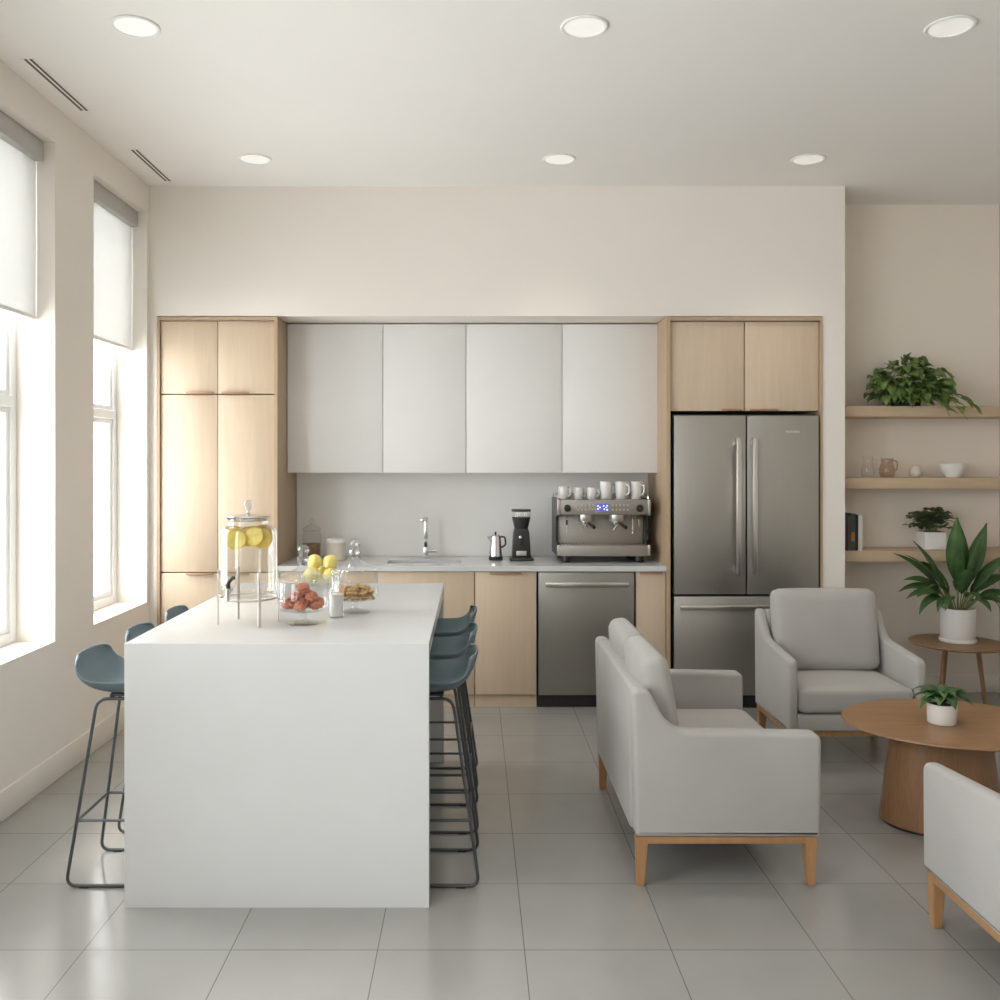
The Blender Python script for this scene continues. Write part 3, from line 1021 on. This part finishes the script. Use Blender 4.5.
# pastries
pr = []
for v in range(3):
    b_ = MB()
    b_.ball((0, 0, 0), (0.035, 0.031, 0.021), 4, 0.34, 2.6, v * 3.1 + 1)
    pr.append(b_)
ps = [(-0.058, -0.030, 0), (0.0, -0.062, 0), (0.058, -0.028, 0), (0.050, 0.038, 0), (-0.012, 0.058, 0), (-0.062, 0.028, 0), (0.0, -0.004, 0), (-0.028, -0.034, 1), (0.038, -0.030, 1), (0.012, 0.030, 1), (0.002, -0.022, 2)]
meshes = []
for k, (x, y, lv) in enumerate(ps):
    if k < 3:
        o = pr[k].build('pastry', 'cookie', angle=80)
        meshes.append(o)
    else:
        o = meshes[k % 3].copy()
        COL.objects.link(o)
    tag(o, 'terracotta-brown lumpy pastry piled in the footed glass jar', 'pastry', 'pastries in the glass jar')
    o.location = (JA[0] + x * 0.95, JA[1] + y * 0.95, IZ + 0.080 + lv * 0.034)
    o.rotation_euler = (random.uniform(-0.3, 0.3), random.uniform(-0.3, 0.3), random.uniform(0, 6.28))
    o.scale = (0.80,) * 3
# golden snacks: small knobbly loops
mesh0 = None
k = 0
for lv, (n, rr) in enumerate(((9, 0.070), (5, 0.036), (1, 0.0), (8, 0.066), (4, 0.034), (6, 0.048))):
    z = [0, 0, 0, 1, 1, 2][lv]
    for j in range(n):
        a = 2 * PI * j / n + lv * 0.5
        if mesh0 is None:
            s = MB()
            s.tube([((0.0165 + 0.004 * math.sin(3 * q * 2 * PI / 24)) * math.cos(q * 2 * PI / 24), 0.0125 * math.sin(q * 2 * PI / 24), 0.004 * math.sin(2 * q * 2 * PI / 24)) for q in range(24)], 0.0058, 8, closed=True)
            s.tube([(-0.014, 0, 0.0), (0, 0.004, 0.003), (0.014, 0, 0.0)], 0.0052, 8)
            o = s.build('snack_piece', 'biscuit', angle=80)
            mesh0 = o
        else:
            o = mesh0.copy()
            COL.objects.link(o)
        tag(o, 'small golden looped snack in the footed glass jar', 'snack', 'snacks in the glass jar')
        o.location = (JB[0] + rr * math.cos(a), JB[1] + rr * math.sin(a), IZ + 0.068 + z * 0.019 + random.uniform(-0.001, 0.003))
        o.rotation_euler = (random.uniform(-0.35, 0.35), random.uniform(-0.35, 0.35), random.uniform(0, 6.28))
        k += 1

# glass bowl of lemons behind the jars
BX, BY = -0.695, 4.16
t = thing('glass_bowl', 'clear footed glass bowl of lemons behind the two jars', 'bowl', (BX, BY, IZ))
MB().lathe([(0, 0.001), (0.055, 0.001), (0.055, 0.005), (0.015, 0.014), (0.012, 0.05), (0.03, 0.064), (0.07, 0.082), (0.096, 0.112), (0.104, 0.142), (0.101, 0.142), (0.092, 0.114), (0.066, 0.087), (0.0, 0.072)], seg=40).build('bowl_body', 'glass', t, angle=60)


def lemon_mesh(mat):
    return MB().lathe([(0, -0.046), (0.006, -0.043), (0.012, -0.038), (0.025, -0.027), (0.0325, -0.010), (0.0335, 0.004), (0.028, 0.022), (0.016, 0.034), (0.008, 0.039), (0, 0.041)], seg=28).build('lemon', mat, angle=80)


lm = [lemon_mesh('lemon'), lemon_mesh('lime')]
LP = [(-0.041, -0.025, 0.132, 0, 90, 120), (0.043, -0.026, 0.129, 0, 90, 240), (0.0, 0.050, 0.129, 1, 90, 0),
      (-0.036, 0.004, 0.188, 0, 78, 15), (0.036, 0.004, 0.186, 0, 72, 170)]
LL = ['yellow lemon at the left of the glass bowl, under another', 'yellow lemon at the right of the glass bowl, under another',
      'greenish lemon at the back of the glass bowl',
      'yellow lemon on top of the pile in the glass bowl, left one', 'yellow lemon on top of the pile in the glass bowl, right one']
used = set()
for (x, y, z, v, tl, yw), lab in zip(LP, LL):
    if v in used:
        o = lm[v].copy()
        COL.objects.link(o)
    else:
        o = lm[v]
        used.add(v)
    tag(o, lab, 'lemon', 'lemons in the glass bowl')
    o.location = (BX + x, BY + y, IZ + z)
    o.rotation_euler = (R(tl), 0, R(yw))

t = thing('glass_bottle', 'small clear glass bottle of white cream between the two jars', 'bottle', (-0.572, 3.775, IZ))
MB().lathe([(0, 0.001), (0.028, 0.001), (0.031, 0.005), (0.031, 0.105), (0.027, 0.118), (0.015, 0.130), (0.014, 0.150), (0.016, 0.154)], seg=32).build('glass_body', 'glass', t, angle=60)
MB().lathe([(0, 0.006), (0.027, 0.006), (0.028, 0.010), (0.028, 0.095), (0, 0.095)], seg=32).build('contents', 'milk', t)
MB().lathe([(0, 0.150), (0.011, 0.150), (0.012, 0.156), (0.020, 0.160), (0.021, 0.170), (0.012, 0.178), (0, 0.179)], seg=20).build('stopper', 'crystal', t)

# ------------------------------------------------------------------ things on the back worktop
CZ = 0.9165
t = thing('storage_jar', 'lidded glass jar half full of brown beans in the worktop corner', 'glass jar', (-1.115, 6.24, CZ))
MB().lathe([(0, 0.002), (0.058, 0.002), (0.064, 0.008), (0.064, 0.165), (0.055, 0.182), (0.052, 0.195)], seg=36).build('glass_body', 'glass', t, angle=60)
MB().lathe([(0, 0.006), (0.058, 0.006), (0.060, 0.010), (0.060, 0.110), (0, 0.115)], seg=36).build('beans', 'beans', t)
MB().lathe([(0, 0.190), (0.054, 0.196), (0.062, 0.200), (0.060, 0.212), (0.02, 0.240), (0.010, 0.246), (0.016, 0.256), (0.018, 0.268), (0.010, 0.280), (0, 0.283)], seg=36).build('lid', 'glass', t, angle=60)
t = thing('canister', 'squat cream ceramic canister beside the glass jar on the worktop', 'canister', (-0.94, 6.20, CZ))
MB().lathe([(0, 0), (0.060, 0), (0.064, 0.004), (0.064, 0.120), (0, 0.120)], seg=36).build('body', 'cream', t)
MB().lathe([(0, 0.121), (0.066, 0.121), (0.066, 0.140), (0.060, 0.146), (0, 0.147)], seg=36).build('lid', 'ceramic', t)

t = thing('kettle', 'small steel kettle with black base and handle', 'kettle', (0.148, 6.20, CZ))
MB().lathe([(0, 0), (0.046, 0), (0.048, 0.004), (0.047, 0.024), (0, 0.026)], seg=36).build('base', 'black', t)
MB().lathe([(0, 0.027), (0.045, 0.027), (0.044, 0.05), (0.036, 0.155), (0.034, 0.163), (0, 0.164)], seg=36).build('body', 'chrome', t)
MB().tube([(-0.030, 0, 0.138), (-0.045, -0.004, 0.152), (-0.055, -0.006, 0.164)], [0.013, 0.009, 0.006], 12).build('spout', 'chrome', t)
MB().tube(fillet([(0.034, 0, 0.158), (0.062, 0, 0.158), (0.070, 0, 0.105), (0.040, 0, 0.085)], 0.03), 0.006, 10).build('handle', 'black', t)
l = MB().lathe([(0, 0.164), (0.033, 0.164), (0.030, 0.170), (0.010, 0.174), (0, 0.174)], seg=32).build('lid', 'chrome', t)
MB().lathe([(0, 0.174), (0.005, 0.174), (0.007, 0.185), (0.006, 0.192), (0, 0.193)], seg=16).build('knob', 'black', l)

t = thing('coffee_grinder', 'black coffee grinder with clear hopper between kettle and espresso machine', 'coffee grinder', (0.322, 6.20, CZ))
MB().box(-0.082, 0.082, -0.09, 0.08, 0.0, 0.022, 0.008).build('base', 'dark', t)
g = MB()
g.prism([(-0.064, 0.022), (0.064, 0.022), (0.054, 0.185), (0.046, 0.215), (-0.046, 0.215), (-0.054, 0.185)], -0.05, 0.06, 'xz', 0.006, 2)
g.build('body', 'dark', t)
MB().lathe([(0, 0.215), (0.046, 0.215), (0.052, 0.24), (0.064, 0.293), (0, 0.293)], seg=32).build('hopper', 'dark', t)
MB().lathe([(0.064, 0.294), (0.064, 0.330)], seg=32).build('hopper_window', 'glass', t)
MB().lathe([(0, 0.331), (0.066, 0.331), (0.066, 0.346), (0, 0.350)], seg=32).build('lid', 'dark', t)
MB().box(-0.035, 0.033, -0.0535, -0.0505, 0.034, 0.066, 0.001).build('label_plate', 'steel_light', t)
MB().ball((-0.008, -0.052, 0.158), (0.012, 0.006, 0.014), 2).build('highlight_bead', 'chrome', t)  # bead added in place of a bright highlight on the body
g = MB()
g.tube([(0.0, -0.048, 0.13), (0.0, -0.075, 0.115)], [0.014, 0.010], 12)
g.build('chute', 'dark', t)

# espresso machine
EX, EY = 0.858, 6.02
t = thing('espresso_machine', 'two-group steel espresso machine with cups stored on top', 'espresso machine', (EX, EY, CZ))
t.scale = (0.95, 1, 1)
MB().box(-0.305, 0.305, 0.135, 0.40, 0.046, 0.316, 0.004).build('body', 'machine', t)
d = MB()
d.box(-0.313, 0.313, -0.012, 0.40, 0.318, 0.418, 0.008)
hd = d.build('head_panel', 'machine', t)
for sx in (-1, 1):
    q = MB()
    q.prism([(0.0, 0.04), (0.0, 0.12), (0.11, 0.14), (0.11, 0.30), (-0.016, 0.315), (-0.016, 0.424), (0.41, 0.424), (0.41, 0.04)], sx * 0.315 - 0.008, sx * 0.315 + 0.008, 'yz', 0.002, 1)
    q.build('side_panel', 'dark', t)
    MB().box(sx * 0.315 - 0.009, sx * 0.315 + 0.009, -0.021, -0.0165, 0.316, 0.42, 0.001).build('side_trim', 'steel_light', t)
    MB().box(sx * 0.315 - 0.009, sx * 0.315 + 0.009, -0.0215, -0.001, 0.050, 0.119, 0.001).build('side_trim', 'steel_light', t)
MB().box(-0.306, 0.306, -0.02, 0.134, 0.046, 0.117, 0.004).build('drip_tray', 'machine', t)
gr = MB()
for k in range(24):
    gr.box(-0.29 + k * 0.0245, -0.28 + k * 0.0245, 0.0, 0.13, 0.1175, 0.120)
gr.build('tray_grille', 'steel_light', t)
for sx in (-1, 1):
    for y in (0.04, 0.36):
        MB().lathe([(0, 0), (0.030, 0), (0.033, 0.01), (0.028, 0.046), (0, 0.046)], (sx * 0.255, y, 0), 20).build('foot', 'black', t)
for sx in (-0.252, 0.252):
    kn = MB().lathe([(0, 0), (0.025, 0), (0.025, 0.006), (0.019, 0.022), (0, 0.024)], seg=24, mat=Matrix.Translation((sx, -0.012, 0.362)) @ Matrix.Rotation(R(90), 4, 'X')).build('knob', 'black', hd)
MB().box(-0.052, 0.034, -0.0145, -0.011, 0.342, 0.394, 0.001).build('display', 'screen', hd)
px = MB()
for (x, z) in ((-0.040, 0.378), (-0.040, 0.358), (-0.026, 0.368), (0.000, 0.378), (0.004, 0.356), (0.018, 0.368), (0.024, 0.380), (0.024, 0.352)):
    px.box(x - 0.005, x + 0.005, -0.0155, -0.0146, z - 0.004, z + 0.004)
px.build('screen_icon', 'pixel', hd)
for x0 in (-0.178, 0.062):
    for i in range(5):
        for j in range(2):
            MB().lathe([(0, 0), (0.0075, 0), (0.0065, 0.003), (0, 0.0035)], seg=12, mat=Matrix.Translation((x0 + i * 0.026, -0.0118, 0.352 + j * 0.030)) @ Matrix.Rotation(R(90), 4, 'X')).build('button', 'steel_light', hd)
for gx in (-0.118, 0.102):
    g = MB().lathe([(0, 0.272), (0.050, 0.272), (0.053, 0.280), (0.053, 0.318), (0, 0.318)], (gx, 0.055, 0), 28).build('group_head', 'steel_light', t)
    p = MB()
    p.lathe([(0, 0.250), (0.030, 0.250), (0.034, 0.256), (0.034, 0.271), (0, 0.271)], (gx, 0.055, 0), 28)
    p.tube([(gx, 0.045, 0.252), (gx - 0.012, 0.040, 0.236), (gx - 0.028, 0.036, 0.215)], [0.008, 0.007, 0.006], 10)
    p.tube([(gx, 0.045, 0.250), (gx + 0.008, 0.040, 0.232)], [0.008, 0.006], 10)
    pf = p.build('portafilter', 'chrome', g)
    MB().tube([(gx + 0.014, 0.024, 0.262), (gx + 0.045, -0.060, 0.238)], [0.009, 0.012], 12).build('grip', 'black', pf)
for k, (x, z0_) in enumerate(((-0.252, 0.20), (0.208, 0.195), (0.252, 0.235))):
    wd = MB()
    wd.tube([(x, 0.05, 0.318), (x, 0.030, 0.285), (x - 0.002, 0.012, z0_)], [0.008, 0.006, 0.005], 10)
    s = wd.build('steam_wand', 'chrome', t)
    if k == 0:
        MB().tube([(x, 0.0285, 0.282), (x - 0.001, 0.020, 0.250)], 0.0085, 10).build('sleeve', 'black', s)
rl = MB()
rl.tube(fillet([(-0.316, 0.02, 0.419), (-0.316, 0.02, 0.448), (-0.316, 0.38, 0.448), (-0.316, 0.38, 0.419)], 0.012), 0.0045, 8)
rl.tube(fillet([(0.316, 0.02, 0.419), (0.316, 0.02, 0.448), (0.316, 0.38, 0.448), (0.316, 0.38, 0.419)], 0.012), 0.0045, 8)
rl.tube([(-0.316, 0.38, 0.447), (0.316, 0.38, 0.447)], 0.0045, 8)
rl.build('cup_rail', 'chrome', t)


def mug(r, h, label):
    t = thing('mug', label, 'mug', group='white mugs on the espresso machine')
    MB().lathe([(0, 0), (r * 0.86, 0), (r * 0.93, 0.004), (r, h * 0.5), (r * 1.02, h), (r * 0.95, h), (r * 0.92, h * 0.5), (r * 0.80, 0.008), (0, 0.007)], seg=32).build('cup', 'ceramic', t, angle=50)
    MB().tube(fillet([(r * 0.93, 0, h * 0.80), (r * 1.55, 0, h * 0.78), (r * 1.50, 0, h * 0.30), (r * 0.90, 0, h * 0.24)], h * 0.2), h * 0.055, 8).build('handle', 'ceramic', t)
    return t


MG = [(0.606, 6.14, 0.036, 0.085, -40, 'leftmost short white mug on top of the espresso machine'),
      (0.706, 6.14, 0.033, 0.077, 15, 'second short white mug from the left on the espresso machine'),
      (0.796, 6.14, 0.032, 0.077, -15, 'third short white mug, beside the tall mugs on the espresso machine'),
      (0.893, 6.15, 0.040, 0.118, 20, 'tall white mug beside the short mugs on the espresso machine'),
      (0.998, 6.15, 0.040, 0.118, -42, 'tall white mug in the middle of three on the espresso machine'),
      (1.100, 6.15, 0.038, 0.118, -40, 'rightmost tall white mug on the espresso machine, nearest the refrigerator')]
for x, y, r, h, a, lab in MG:
    m_ = mug(r, h, lab)
    m_.location = (x, y, CZ + 0.4185)
    m_.rotation_euler = (0, 0, R(a))


# ------------------------------------------------------------------ plants
def leaf(mb, base, direction, length, width, droop=0.3, tip=0.55, fold=0.25, n=7, roll=0.0, heart=False):
    """One blade: a folded strip that leaves `base` along `direction` and bends down."""
    d = Vector(direction).normalized()
    up = Vector((0, 0, 1))
    side = d.cross(up)
    side = side.normalized() if side.length > 1e-4 else Vector((1, 0, 0))
    side = Matrix.Rotation(roll, 3, d) @ side
    t = bmesh.new()
    rows = []
    p = Vector(base)
    for i in range(n + 1):
        s = i / n
        if heart:
            w_ = width * (math.sin(PI * min(1, (s * 0.86 + 0.14)) ** 0.62) if s < 1 else 0)
            w_ = max(w_, 0)
        else:
            w_ = width * (math.sin(PI * s ** tip) if 0 < s < 1 else 0.04)
        nrm = side.cross(d).normalized()
        l = t.verts.new(p - side * w_ / 2 + nrm * fold * w_ / 2)
        c = t.verts.new(p)
        r = t.verts.new(p + side * w_ / 2 + nrm * fold * w_ / 2)
        rows.append((l, c, r))
        p = p + d * (length / n)
        d = (d + Vector((0, 0, -droop / n * 1.6))).normalized()
        nd = side.cross(d)
        side = (side - d * side.dot(d)).normalized()
    for a, b in zip(rows, rows[1:]):
        t.faces.new((a[0], a[1], b[1], b[0]))
        t.faces.new((a[1], a[2], b[2], b[1]))
    mb.add(t)


def thicken(o, th=0.0012):
    m = o.modifiers.new('thick', 'SOLIDIFY')
    m.thickness = th
    m.offset = 0
    return o


def pot(t, r, h, mat='ceramic', rim=0.006, lip=0.0, square=False, taper=0.96):
    if square:
        MB().box(-r, r, -r * 0.9, r * 0.9, 0, h, 0.008, 3).build('pot', mat, t)
        MB().box(-r + 0.01, r - 0.01, -r * 0.9 + 0.01, r * 0.9 - 0.01, h + 0.0004, h + 0.002).build('soil', 'soil', t)
    else:
        MB().lathe([(0, 0), (r * taper - 0.004, 0), (r * taper, 0.004), (r, h), (r - rim, h), (r - rim - 0.002, h * 0.86), (0, h * 0.86)], seg=48).build('pot', mat, t, angle=50)
        MB().lathe([(0, h * 0.865), (r - rim - 0.003, h * 0.865), (r - rim - 0.003, h * 0.90), (0, h * 0.93)], seg=32).build('soil', 'soil', t)


# small plant on the coffee table
rnd = random.Random(3)
t = thing('potted_plant', 'small leafy plant in a white pot on the coffee table', 'potted plant', (2.035, 3.95, 0.4505))
pot(t, 0.060, 0.086)
f = MB()
for k in range(26):
    a = k * 2.399 + rnd.uniform(-0.2, 0.2)
    el = 1.15 - 0.75 * (k / 25)
    d = (math.cos(a), math.sin(a), el * 1.9)
    leaf(f, (0.012 * math.cos(a), 0.012 * math.sin(a), 0.085 + rnd.uniform(0, 0.012)), d, rnd.uniform(0.105, 0.140), rnd.uniform(0.042, 0.056), droop=1.25, tip=0.8, fold=0.3)
thicken(f.build('foliage', 'leaf_b', t, angle=80))

# tall broad-leaved plant on the side table
t = thing('potted_plant', 'tall broad-leaved green plant in a white pot on the side table', 'potted plant', (3.095, 5.81, 0.4405))
pot(t, 0.103, 0.212, taper=0.98)
MB().lathe([(0, 0.0), (0.108, 0.0), (0.111, 0.012), (0.106, 0.022), (0.104, 0.022)], seg=48).build('saucer', 'ceramic', t)
f, sm = MB(), MB()
spec = [(-120, 0.14, 0.44, 0.130, 0.06, 0.16), (10, 0.24, 0.42, 0.105, 0.08, 0.14), (-70, 0.22, 0.36, 0.085, 0.15, 0.06), (35, 0.42, 0.36, 0.085, 0.25, 0.08),
        (0, 0.60, 0.33, 0.080, 0.60, 0.05), (180, 0.62, 0.34, 0.070, 0.70, 0.06), (-160, 0.80, 0.31, 0.075, 0.85, 0.05), (-20, 0.85, 0.31, 0.065, 1.0, 0.04),
        (-140, 1.0, 0.27, 0.065, 1.1, 0.02), (195, 1.05, 0.29, 0.055, 1.35, 0.02), (5, 1.1, 0.30, 0.055, 1.35, 0.02), (-105, 0.5, 0.31, 0.09, 0.5, 0.05),
        (-40, 0.55, 0.27, 0.085, 0.6, 0.03), (110, 0.5, 0.32, 0.08, 0.6, 0.05), (60, 0.7, 0.30, 0.075, 0.8, 0.04), (150, 0.8, 0.32, 0.07, 0.9, 0.05), (-75, 0.95, 0.23, 0.065, 1.1, 0.0), (170, 0.32, 0.36, 0.075, 0.40, 0.08),
        (-150, 0.45, 0.33, 0.08, 0.5, 0.05), (-10, 0.42, 0.34, 0.08, 0.45, 0.05), (185, 0.85, 0.33, 0.06, 0.85, 0.0), (-30, 0.95, 0.28, 0.06, 1.2, 0.0),
        (-130, 0.9, 0.30, 0.05, 1.1, 0.03), (-50, 0.9, 0.30, 0.05, 1.1, 0.03), (215, 0.7, 0.34, 0.05, 0.7, 0.08), (-95, 0.75, 0.28, 0.06, 0.9, 0.05),
        (25, 0.75, 0.34, 0.06, 0.8, 0.08), (-115, 0.32, 0.36, 0.07, 0.3, 0.09), (160, 0.5, 0.36, 0.06, 0.5, 0.1), (190, 0.5, 0.36, 0.055, 0.45, 0.1)]
for az, lean, ln, wd, dr, extra in spec:
    a = R(az)
    hx_, hy_ = math.cos(a), math.sin(a)
    base = Vector((0.035 * hx_, 0.035 * hy_, 0.19))
    dirv = Vector((hx_ * lean, hy_ * lean, 1.0)).normalized()
    sl_ = 0.14 - 0.035 * min(1, lean) + extra * 0.3
    mid = base + dirv * sl_
    sm.tube([base, base + dirv * sl_ * 0.5, mid], [0.0045, 0.004, 0.003], 6)
    dv = Vector((hx_ * lean * 1.25, hy_ * lean * 1.25, 1.0 - 0.25 * lean))
    if lean > 0.55:
        ln, dr = ln * 0.80, dr * 1.1
    leaf(f, mid - dirv * 0.003, dv, ln, wd, droop=dr, tip=0.82, fold=0.22, n=10, roll=0.0 if abs(math.sin(a)) > 0.5 else R(35 if hx_ > 0 else -35))
thicken(f.build('foliage', 'leaf_b', t, angle=80))
sm.build('stem', 'stem', t)

# trailing plant on the top shelf
t = thing('potted_plant', 'bushy trailing green plant on the top shelf of the alcove', 'potted plant', (2.905, 6.11, 1.9535))
pot(t, 0.095, 0.12, 'dark')
rnd = random.Random(11)
f, sm = MB(), MB()
for k in range(190):
    a = rnd.uniform(0, 2 * PI)
    q = rnd.uniform(0.0, 1.0) ** 0.6
    ph = rnd.uniform(-0.15, 1.0)
    x = 0.225 * q * math.cos(a)
    y = max(-0.20, min(0.08, 0.19 * q * math.sin(a) - 0.02))
    z = 0.08 + 0.245 * ph * math.sqrt(max(0.05, 1 - q * q * 0.9))
    z = max(0.02, z)
    d = Vector((math.cos(a) * 0.8, math.sin(a) * 0.5 - 0.55, rnd.uniform(-0.35, 0.45)))
    if y > 0.03:
        d.y = -abs(d.y)
    leaf(f, (x, y, z), d, rnd.uniform(0.075, 0.11), rnd.uniform(0.055, 0.078), droop=0.8, fold=0.2, n=5, roll=rnd.uniform(-0.7, 0.7), heart=True)
for k in range(46):                                   # leaves hanging over the pot's front
    x = rnd.uniform(-0.20, 0.22)
    leaf(f, (x, rnd.uniform(-0.155, -0.125), rnd.uniform(0.06, 0.17)), (rnd.uniform(-0.4, 0.4), -0.45, rnd.uniform(-0.7, 0.1)), rnd.uniform(0.075, 0.105), rnd.uniform(0.055, 0.075), droop=0.8, fold=0.2, n=5, roll=rnd.uniform(-0.6, 0.6), heart=True)
vines = [((0.10, -0.08, 0.14), (0.28, -0.16, 0.06), (0.34, -0.20, 0.0), (0.38, -0.20, -0.03)), ((0.08, -0.10, 0.12), (0.22, -0.20, 0.03), (0.30, -0.21, -0.09)),
         ((0.06, -0.12, 0.1), (0.15, -0.20, 0.02), (0.19, -0.20, -0.07)), ((0.02, 0, 0.28), (0.06, -0.02, 0.33), (0.12, -0.03, 0.34)), ((0.1, 0, 0.24), (0.22, -0.02, 0.26), (0.32, -0.02, 0.20)),
         ((-0.1, -0.02, 0.2), (-0.2, -0.05, 0.20), (-0.235, -0.06, 0.14))]
for v in vines:
    pts = fillet(v, 0.05, 5)
    sm.tube(pts, 0.002, 6)
    for i in range(2, len(pts), 2):
        d = Vector((rnd.uniform(-0.2, 0.9) * (1 if v[-1][0] > 0 else -1), -0.45, rnd.uniform(-0.7, 0.1)))
        leaf(f, pts[i], d, rnd.uniform(0.065, 0.095), rnd.uniform(0.045, 0.062), droop=0.6, fold=0.25, n=5, roll=rnd.uniform(-0.6, 0.6), heart=True)
for v in f.bm.verts:                                  # nothing grows into the shelf board
    if v.co.z < 0.004 and v.co.y > -0.146:
        v.co.z = 0.004
thicken(f.build('foliage', 'leaf_a', t, angle=80))
sm.build('vine', 'stem', t)

# small-leaved plant on the lowest shelf
t = thing('potted_plant', 'small-leaved plant in a square white pot on the lowest shelf', 'potted plant', (3.072, 6.10, 1.0005))
pot(t, 0.072, 0.118, square=True)
f, sm = MB(), MB()
rnd = random.Random(5)
for k in range(60):
    a = rnd.uniform(0, 2 * PI)
    q = rnd.uniform(0.15, 1.0)
    tip_ = Vector((0.175 * q * math.cos(a), 0.115 * q * math.sin(a) - 0.01, 0.13 + 0.16 * (1 - 0.35 * q) * rnd.uniform(0.15, 1.0)))
    pts = fillet([(0.04 * q * math.cos(a), 0.03 * q * math.sin(a), 0.119), (tip_.x * 0.55, tip_.y * 0.55, tip_.z + 0.01), tip_], 0.05, 4)
    sm.tube(pts, 0.0016, 5)
    for i in range(1, len(pts)):
        for s in (-1, 1):
            d = Vector((math.cos(a + s * 1.1), math.sin(a + s * 1.1), rnd.uniform(-0.1, 0.5)))
            leaf(f, pts[i], d, rnd.uniform(0.034, 0.050), rnd.uniform(0.020, 0.030), droop=0.5, tip=0.8, n=4, roll=rnd.uniform(-0.5, 0.5))
thicken(f.build('foliage', 'leaf_c', t, angle=80), 0.0008)
sm.build('stem', 'stem', t)

# ------------------------------------------------------------------ small things on the shelves
t = thing('glass_jug', 'small clear glass jug on the middle shelf, nearest the pier', 'jug', (2.645, 6.10, 1.4805))
MB().lathe([(0, 0.002), (0.034, 0.002), (0.040, 0.02), (0.042, 0.05), (0.030, 0.095), (0.032, 0.135), (0.036, 0.145)], seg=28).build('jug_body', 'glass', t, angle=60)
MB().tube(fillet([(0.03, 0, 0.125), (0.062, 0, 0.12), (0.058, 0, 0.05), (0.041, 0, 0.045)], 0.02), 0.004, 8).build('handle', 'glass', t)
t = thing('glass_pitcher', 'squat amber-tinted glass pitcher beside the clear jug on the middle shelf', 'jug', (2.775, 6.10, 1.4805))
M['amber'] = glass('amber_glass', tint=(0.80, 0.72, 0.64), base=0.06, edge=0.5)
MB().lathe([(0, 0.002), (0.040, 0.002), (0.048, 0.02), (0.050, 0.06), (0.036, 0.10), (0.040, 0.128)], seg=28).build('pitcher_body', 'amber', t, angle=60)
MB().tube(fillet([(0.038, 0, 0.115), (0.070, 0, 0.11), (0.066, 0, 0.05), (0.049, 0, 0.045)], 0.02), 0.004, 8).build('handle', 'amber', t)
t = MB().lathe([(0, 0), (0.018, 0), (0.036, 0.016), (0.041, 0.040), (0.034, 0.068), (0.020, 0.084), (0.009, 0.087), (0, 0.082)], seg=28).build('bud_vase', 'cream', loc=(2.965, 6.10, 1.4805), angle=60)
tag(t, 'small round cream vase between the pitcher and the bowl on the middle shelf', 'vase')
t = MB().lathe([(0, 0), (0.042, 0), (0.045, 0.006), (0.072, 0.045), (0.086, 0.095), (0.082, 0.095), (0.067, 0.046), (0.040, 0.012), (0, 0.010)], seg=40).build('bowl', 'ceramic', loc=(3.215, 6.10, 1.4805), angle=60)
tag(t, 'wide white bowl on the middle shelf of the alcove', 'bowl')

BK = [(0.020, 0.235, (0.012, 0.012, 0.014, 1), 'black book nearest the wall pier on the lowest shelf'),
      (0.018, 0.225, (0.10, 0.06, 0.05, 1), 'thin dark brown book second from the pier on the lowest shelf'),
      (0.030, 0.242, (0.03, 0.07, 0.06, 1), 'dark green book with an orange spine patch on the lowest shelf'),
      (0.018, 0.236, (0.014, 0.014, 0.016, 1), 'black book next to the white one on the lowest shelf'),
      (0.026, 0.230, (0.68, 0.66, 0.62, 1), 'white book at the right end of the book row')]
M['page'] = simple('paper', (0.72, 0.69, 0.62, 1), 0.9)
M['orange'] = simple('orange_patch', (0.45, 0.17, 0.04, 1), 0.6)
x = 2.452
for k, (w_, h, c_, lab) in enumerate(BK):
    t = thing('book', lab, 'book', (x + w_ / 2, 6.005, 1.0005), group='books on the lowest shelf')
    cm = simple('book_cover_%d' % k, c_, 0.55, var=0.05)
    c = MB()
    c.box(-w_ / 2, -w_ / 2 + 0.002, 0, 0.165, 0, h)
    c.box(w_ / 2 - 0.002, w_ / 2, 0, 0.165, 0, h)
    c.box(-w_ / 2 + 0.002, w_ / 2 - 0.002, 0, 0.003, 0, h)
    c.build('cover', cm, t)
    MB().box(-w_ / 2 + 0.0022, w_ / 2 - 0.0022, 0.0032, 0.160, 0.003, h - 0.004).build('pages', 'page', t)
    if k == 2:
        MB().box(-w_ / 2 + 0.004, w_ / 2 - 0.004, -0.0008, -0.0001, 0.06, 0.12).build('spine_patch', 'orange', t)
    x += w_ + 0.001
